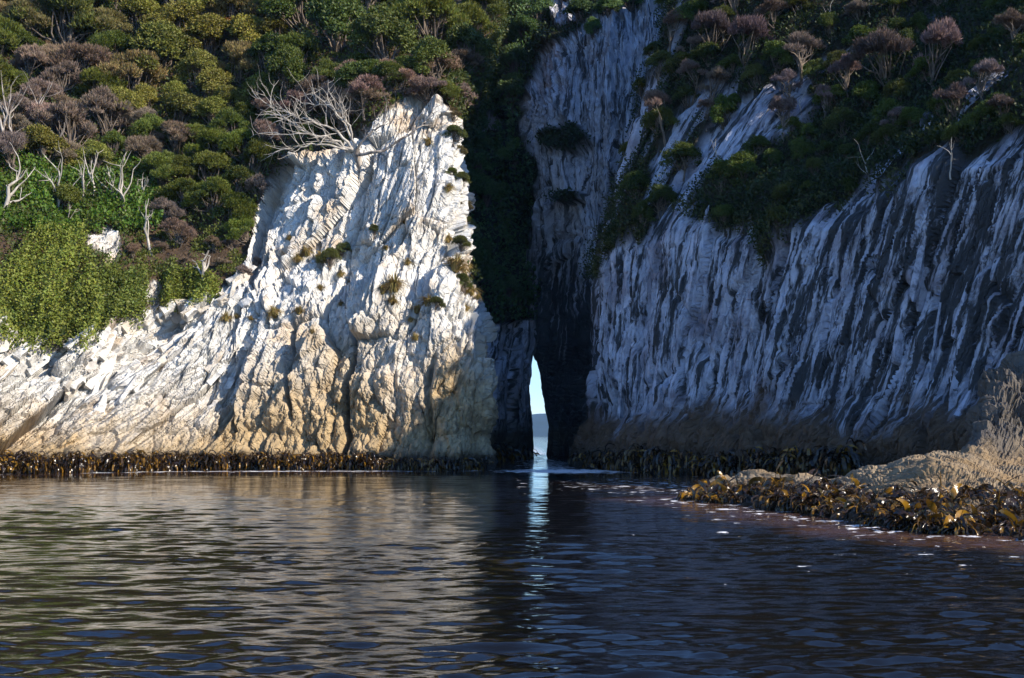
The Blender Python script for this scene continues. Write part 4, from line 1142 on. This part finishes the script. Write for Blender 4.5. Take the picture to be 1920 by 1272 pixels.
for V, Q, A in KV:
    me = raw_mesh('kelp_plant', V, Q, {'rnd': ('FLOAT', A)}, smooth=True); me.materials.append(M['kelp']); KM.append(me)
# plants on the near reef, one by one
kp = []
for i in range(290):
    px = rs.uniform(1285, 1985)
    wat = np.interp(px, RFX, RF_W); top = np.interp(px, [1285, 1330, 1500, 1600, 1700, 1920, 2000], [928, 908, 906, 912, 922, 926, 930])
    kp.append((px, top + (wat - top) * rs.random() ** 0.9 * 0.9))
for px, py in sorted(kp, key=lambda t: t[1]):
    p, n = surf('reef', px, py)
    ki = rs.randrange(14)
    o = link('kelp_plant', KM[ki])
    s = rs.uniform(0.28, 0.56)
    o.location = (p[0], p[1] - 0.05, max(p[2], 0.05) + 0.02); o.scale = (s, s, s)
    o.rotation_euler = (rs.gauss(0, 0.45), rs.gauss(0, 0.45), rs.gauss(-0.1, 1.2))
    f = (py - np.interp(px, RFX, RF_R)) / (np.interp(px, RFX, RF_W) - np.interp(px, RFX, RF_R))
    w = 'at the low seaward tip of the reef' if px < 1380 else ('on the thin outer arm of the reef' if px < 1560 else ('just above the waterline of the reef' if f > 0.72 else ('below the tan top of the reef' if f < 0.45 else 'halfway up the flank of the reef')))
    tag(o, ('small ' if s < 0.36 else ('large ' if s > 0.48 else '')) + ('golden brown' if ki % 2 else 'dark brown') + ' glossy kelp plant ' + w, 'kelp', 'kelp plants on the low reef')
def kelp_band(name, places, label, seed):
    rng = np.random.RandomState(seed); Vs, Qs, As, n0 = [], [], [], 0
    for p, s in places:
        V, Q, A = KS[rng.randint(14)]
        a = rng.normal(0, 0.6); c_, s_ = math.cos(a), math.sin(a)
        V = V * s
        V = np.stack([V[:, 0] * c_ - V[:, 1] * s_, V[:, 0] * s_ + V[:, 1] * c_, V[:, 2]], -1) + p
        Vs.append(V); Qs.append(Q + n0); As.append(A); n0 += len(V)
    me = raw_mesh(name, np.concatenate(Vs), np.concatenate(Qs), {'rnd': ('FLOAT', np.concatenate(As))}, smooth=True)
    o = link(name, me, M['kelp']); tag(o, label, None, None, 'stuff')
pl = []
for i in range(1150):
    px = rs.uniform(-60, 912); w = np.interp(px, [0, 300, 450, 900], [884, 878, 876, 878])
    p, n = surf('left', px, rs.uniform(856 + (0 if px < 700 else 12), w))
    pl.append((p + np.array([0, -0.15, 0.05]), rs.uniform(0.28, 0.62)))
kelp_band('shore_kelp', pl, 'band of glossy brown kelp along the foot of the sunlit cliff', 1)
pl = []
for i in range(420):
    px = rs.uniform(1282, 1985)
    wat = np.interp(px, RFX, RF_W); top = np.interp(px, [1285, 1330, 1500, 1600, 1700, 1920, 2000], [928, 910, 908, 914, 924, 928, 932])
    p, n = surf('reef', px, top + (wat - top) * rs.random())
    pl.append((np.array([p[0], p[1] - 0.06, max(p[2], 0.03)]), rs.uniform(0.2, 0.42)))
kelp_band('reef_kelp', pl, 'tangle of small dark kelp between the larger plants on the reef', 3)
pl = []
for i in range(240):
    px = rs.uniform(1075, 1600)
    p, n = surf('right', px, rs.uniform(852, 886))
    pl.append((p + np.array([-0.1, -0.15, 0.05]), rs.uniform(0.5, 0.9)))
for i in range(60):
    px = rs.uniform(908, 996)
    p, n = surf('gullyl', px, rs.uniform(846, 868)); pl.append((p + np.array([0, -0.15, 0.05]), rs.uniform(0.6, 1.1)))
kelp_band('shore_kelp', pl, 'dark kelp along the foot of the shaded cliff and the sea slot', 2)

# ------------------------------------------------------------------ loose and standing slabs of the beds
def slab_mat(name, c1, c2, c3):
    N = NT(name); ps = N.pos()
    oi = N.t.nodes.new('ShaderNodeObjectInfo')
    n1 = N.noise(ps, 2.2, 6, 0.65); n2 = N.noise(ps, 0.6, 4, 0.6)
    c = N.mix(N.ramp(n1, 0.42, 0.68), c1, c2)
    c = N.mix(N.math('MULTIPLY', N.ramp(N.math('ADD', N.math('MULTIPLY', n2, 0.6), N.math('MULTIPLY', oi.outputs['Random'], 0.4)), 0.45, 0.75), 0.6), c, c3)
    N.l(c, N.b.inputs['Base Color']); N.b.inputs['Roughness'].default_value = 0.88; N.b.inputs['Specular IOR Level'].default_value = 0.25
    N.l(N.bump(N.noise(ps, 9.0, 6, 0.7), 0.9, 0.1), N.b.inputs['Normal'])
    return N.m
M['slab_l'] = slab_mat('white_slab', (0.70, 0.69, 0.67), (0.36, 0.36, 0.37), (0.52, 0.42, 0.30))
M['slab_r'] = slab_mat('shade_blue_slab', (0.52, 0.54, 0.66), (0.14, 0.145, 0.18), (0.10, 0.10, 0.11))  # carries the same painted blue shade tint as the cliff
def slab_mesh(seed, mat):
    rng = np.random.RandomState(seed)
    rows = 5; V = []
    for k in range(rows):
        t = k / (rows - 1)
        w = 0.5 * (0.75 + 0.3 * rng.rand()) * (1 if k < 3 else (0.8 if k == 3 else 0.35)); d = 0.5 * (0.8 + 0.3 * rng.rand()) * (1 if k < 3 else (0.85 if k == 3 else 0.45))
        ox, oy = rng.normal(0, 0.07, 2)
        for a, b in ((-1, -1), (1, -1), (1, 1), (-1, 1)):
            V.append((ox + a * w + rng.normal(0, 0.06), oy + b * d + rng.normal(0, 0.06), t - 0.5 + rng.normal(0, 0.04)))
    Q = []
    for k in range(rows - 1):
        for i in range(4):
            j = (i + 1) % 4
            Q.append((k * 4 + i, k * 4 + j, k * 4 + 4 + j, k * 4 + 4 + i))
    e = (rows - 1) * 4
    Q += [(e, e + 1, e + 2, e + 3), (3, 2, 1, 0)]
    me = raw_mesh('rock_slab', np.array(V), np.array(Q)); me.materials.append(mat); return me
from mathutils import Matrix
SL = [slab_mesh(i, M['slab_l']) for i in range(8)]; SR = [slab_mesh(20 + i, M['slab_r']) for i in range(8)]
def put_slab(mass, px, py, L, w, d, cot, meshes, parent):
    p, n = surf(mass, px, py)
    lx = np.array([cot + rs.gauss(0, 0.14), 0, 1.0]); lx = lx - n * lx.dot(n) * 0.8; lx /= np.linalg.norm(lx)
    b = np.cross(n, lx); b /= np.linalg.norm(b); nn = np.cross(lx, b)
    c = p + nn * d * rs.uniform(-0.52, -0.25)
    o = link('rock_slab', rs.choice(meshes), parent=parent)
    tw = rs.gauss(0, 0.35)
    b2 = b * math.cos(tw) + nn * math.sin(tw); n2 = -b * math.sin(tw) + nn * math.cos(tw)
    m = Matrix(((b2[0] * w, n2[0] * d, lx[0] * L, c[0]), (b2[1] * w, n2[1] * d, lx[1] * L, c[1]), (b2[2] * w, n2[2] * d, lx[2] * L, c[2]), (0, 0, 0, 1)))
    o.matrix_local = m
for i in range(85):      # fringe of standing slabs under the creepers
    px = rs.uniform(-40, 460)
    put_slab('left', px, np.interp(px, VEG_X, VEG_Y) + rs.gauss(8, 12), rs.uniform(0.8, 2.2), rs.uniform(0.2, 0.55), rs.uniform(0.4, 0.9), 0.8, SL, LEFT)
for i in range(60):      # beds on the low cliff
    px = rs.uniform(-40, 470); v = np.interp(px, VEG_X, VEG_Y)
    put_slab('left', px, rs.uniform(v + 20, 770), rs.uniform(0.7, 2.6), rs.uniform(0.2, 0.6), rs.uniform(0.4, 0.9), 0.8, SL, LEFT)
for i in range(36):
    px = rs.uniform(1110, 1900)
    put_slab('right', px, rs.uniform(480 - 0.12 * (px - 1100), 790), rs.uniform(2.0, 5.0), rs.uniform(0.12, 0.32), rs.uniform(0.3, 0.5), np.interp(px, [1100, 1900], [0.12, 0.4]), SR, RIGHT)
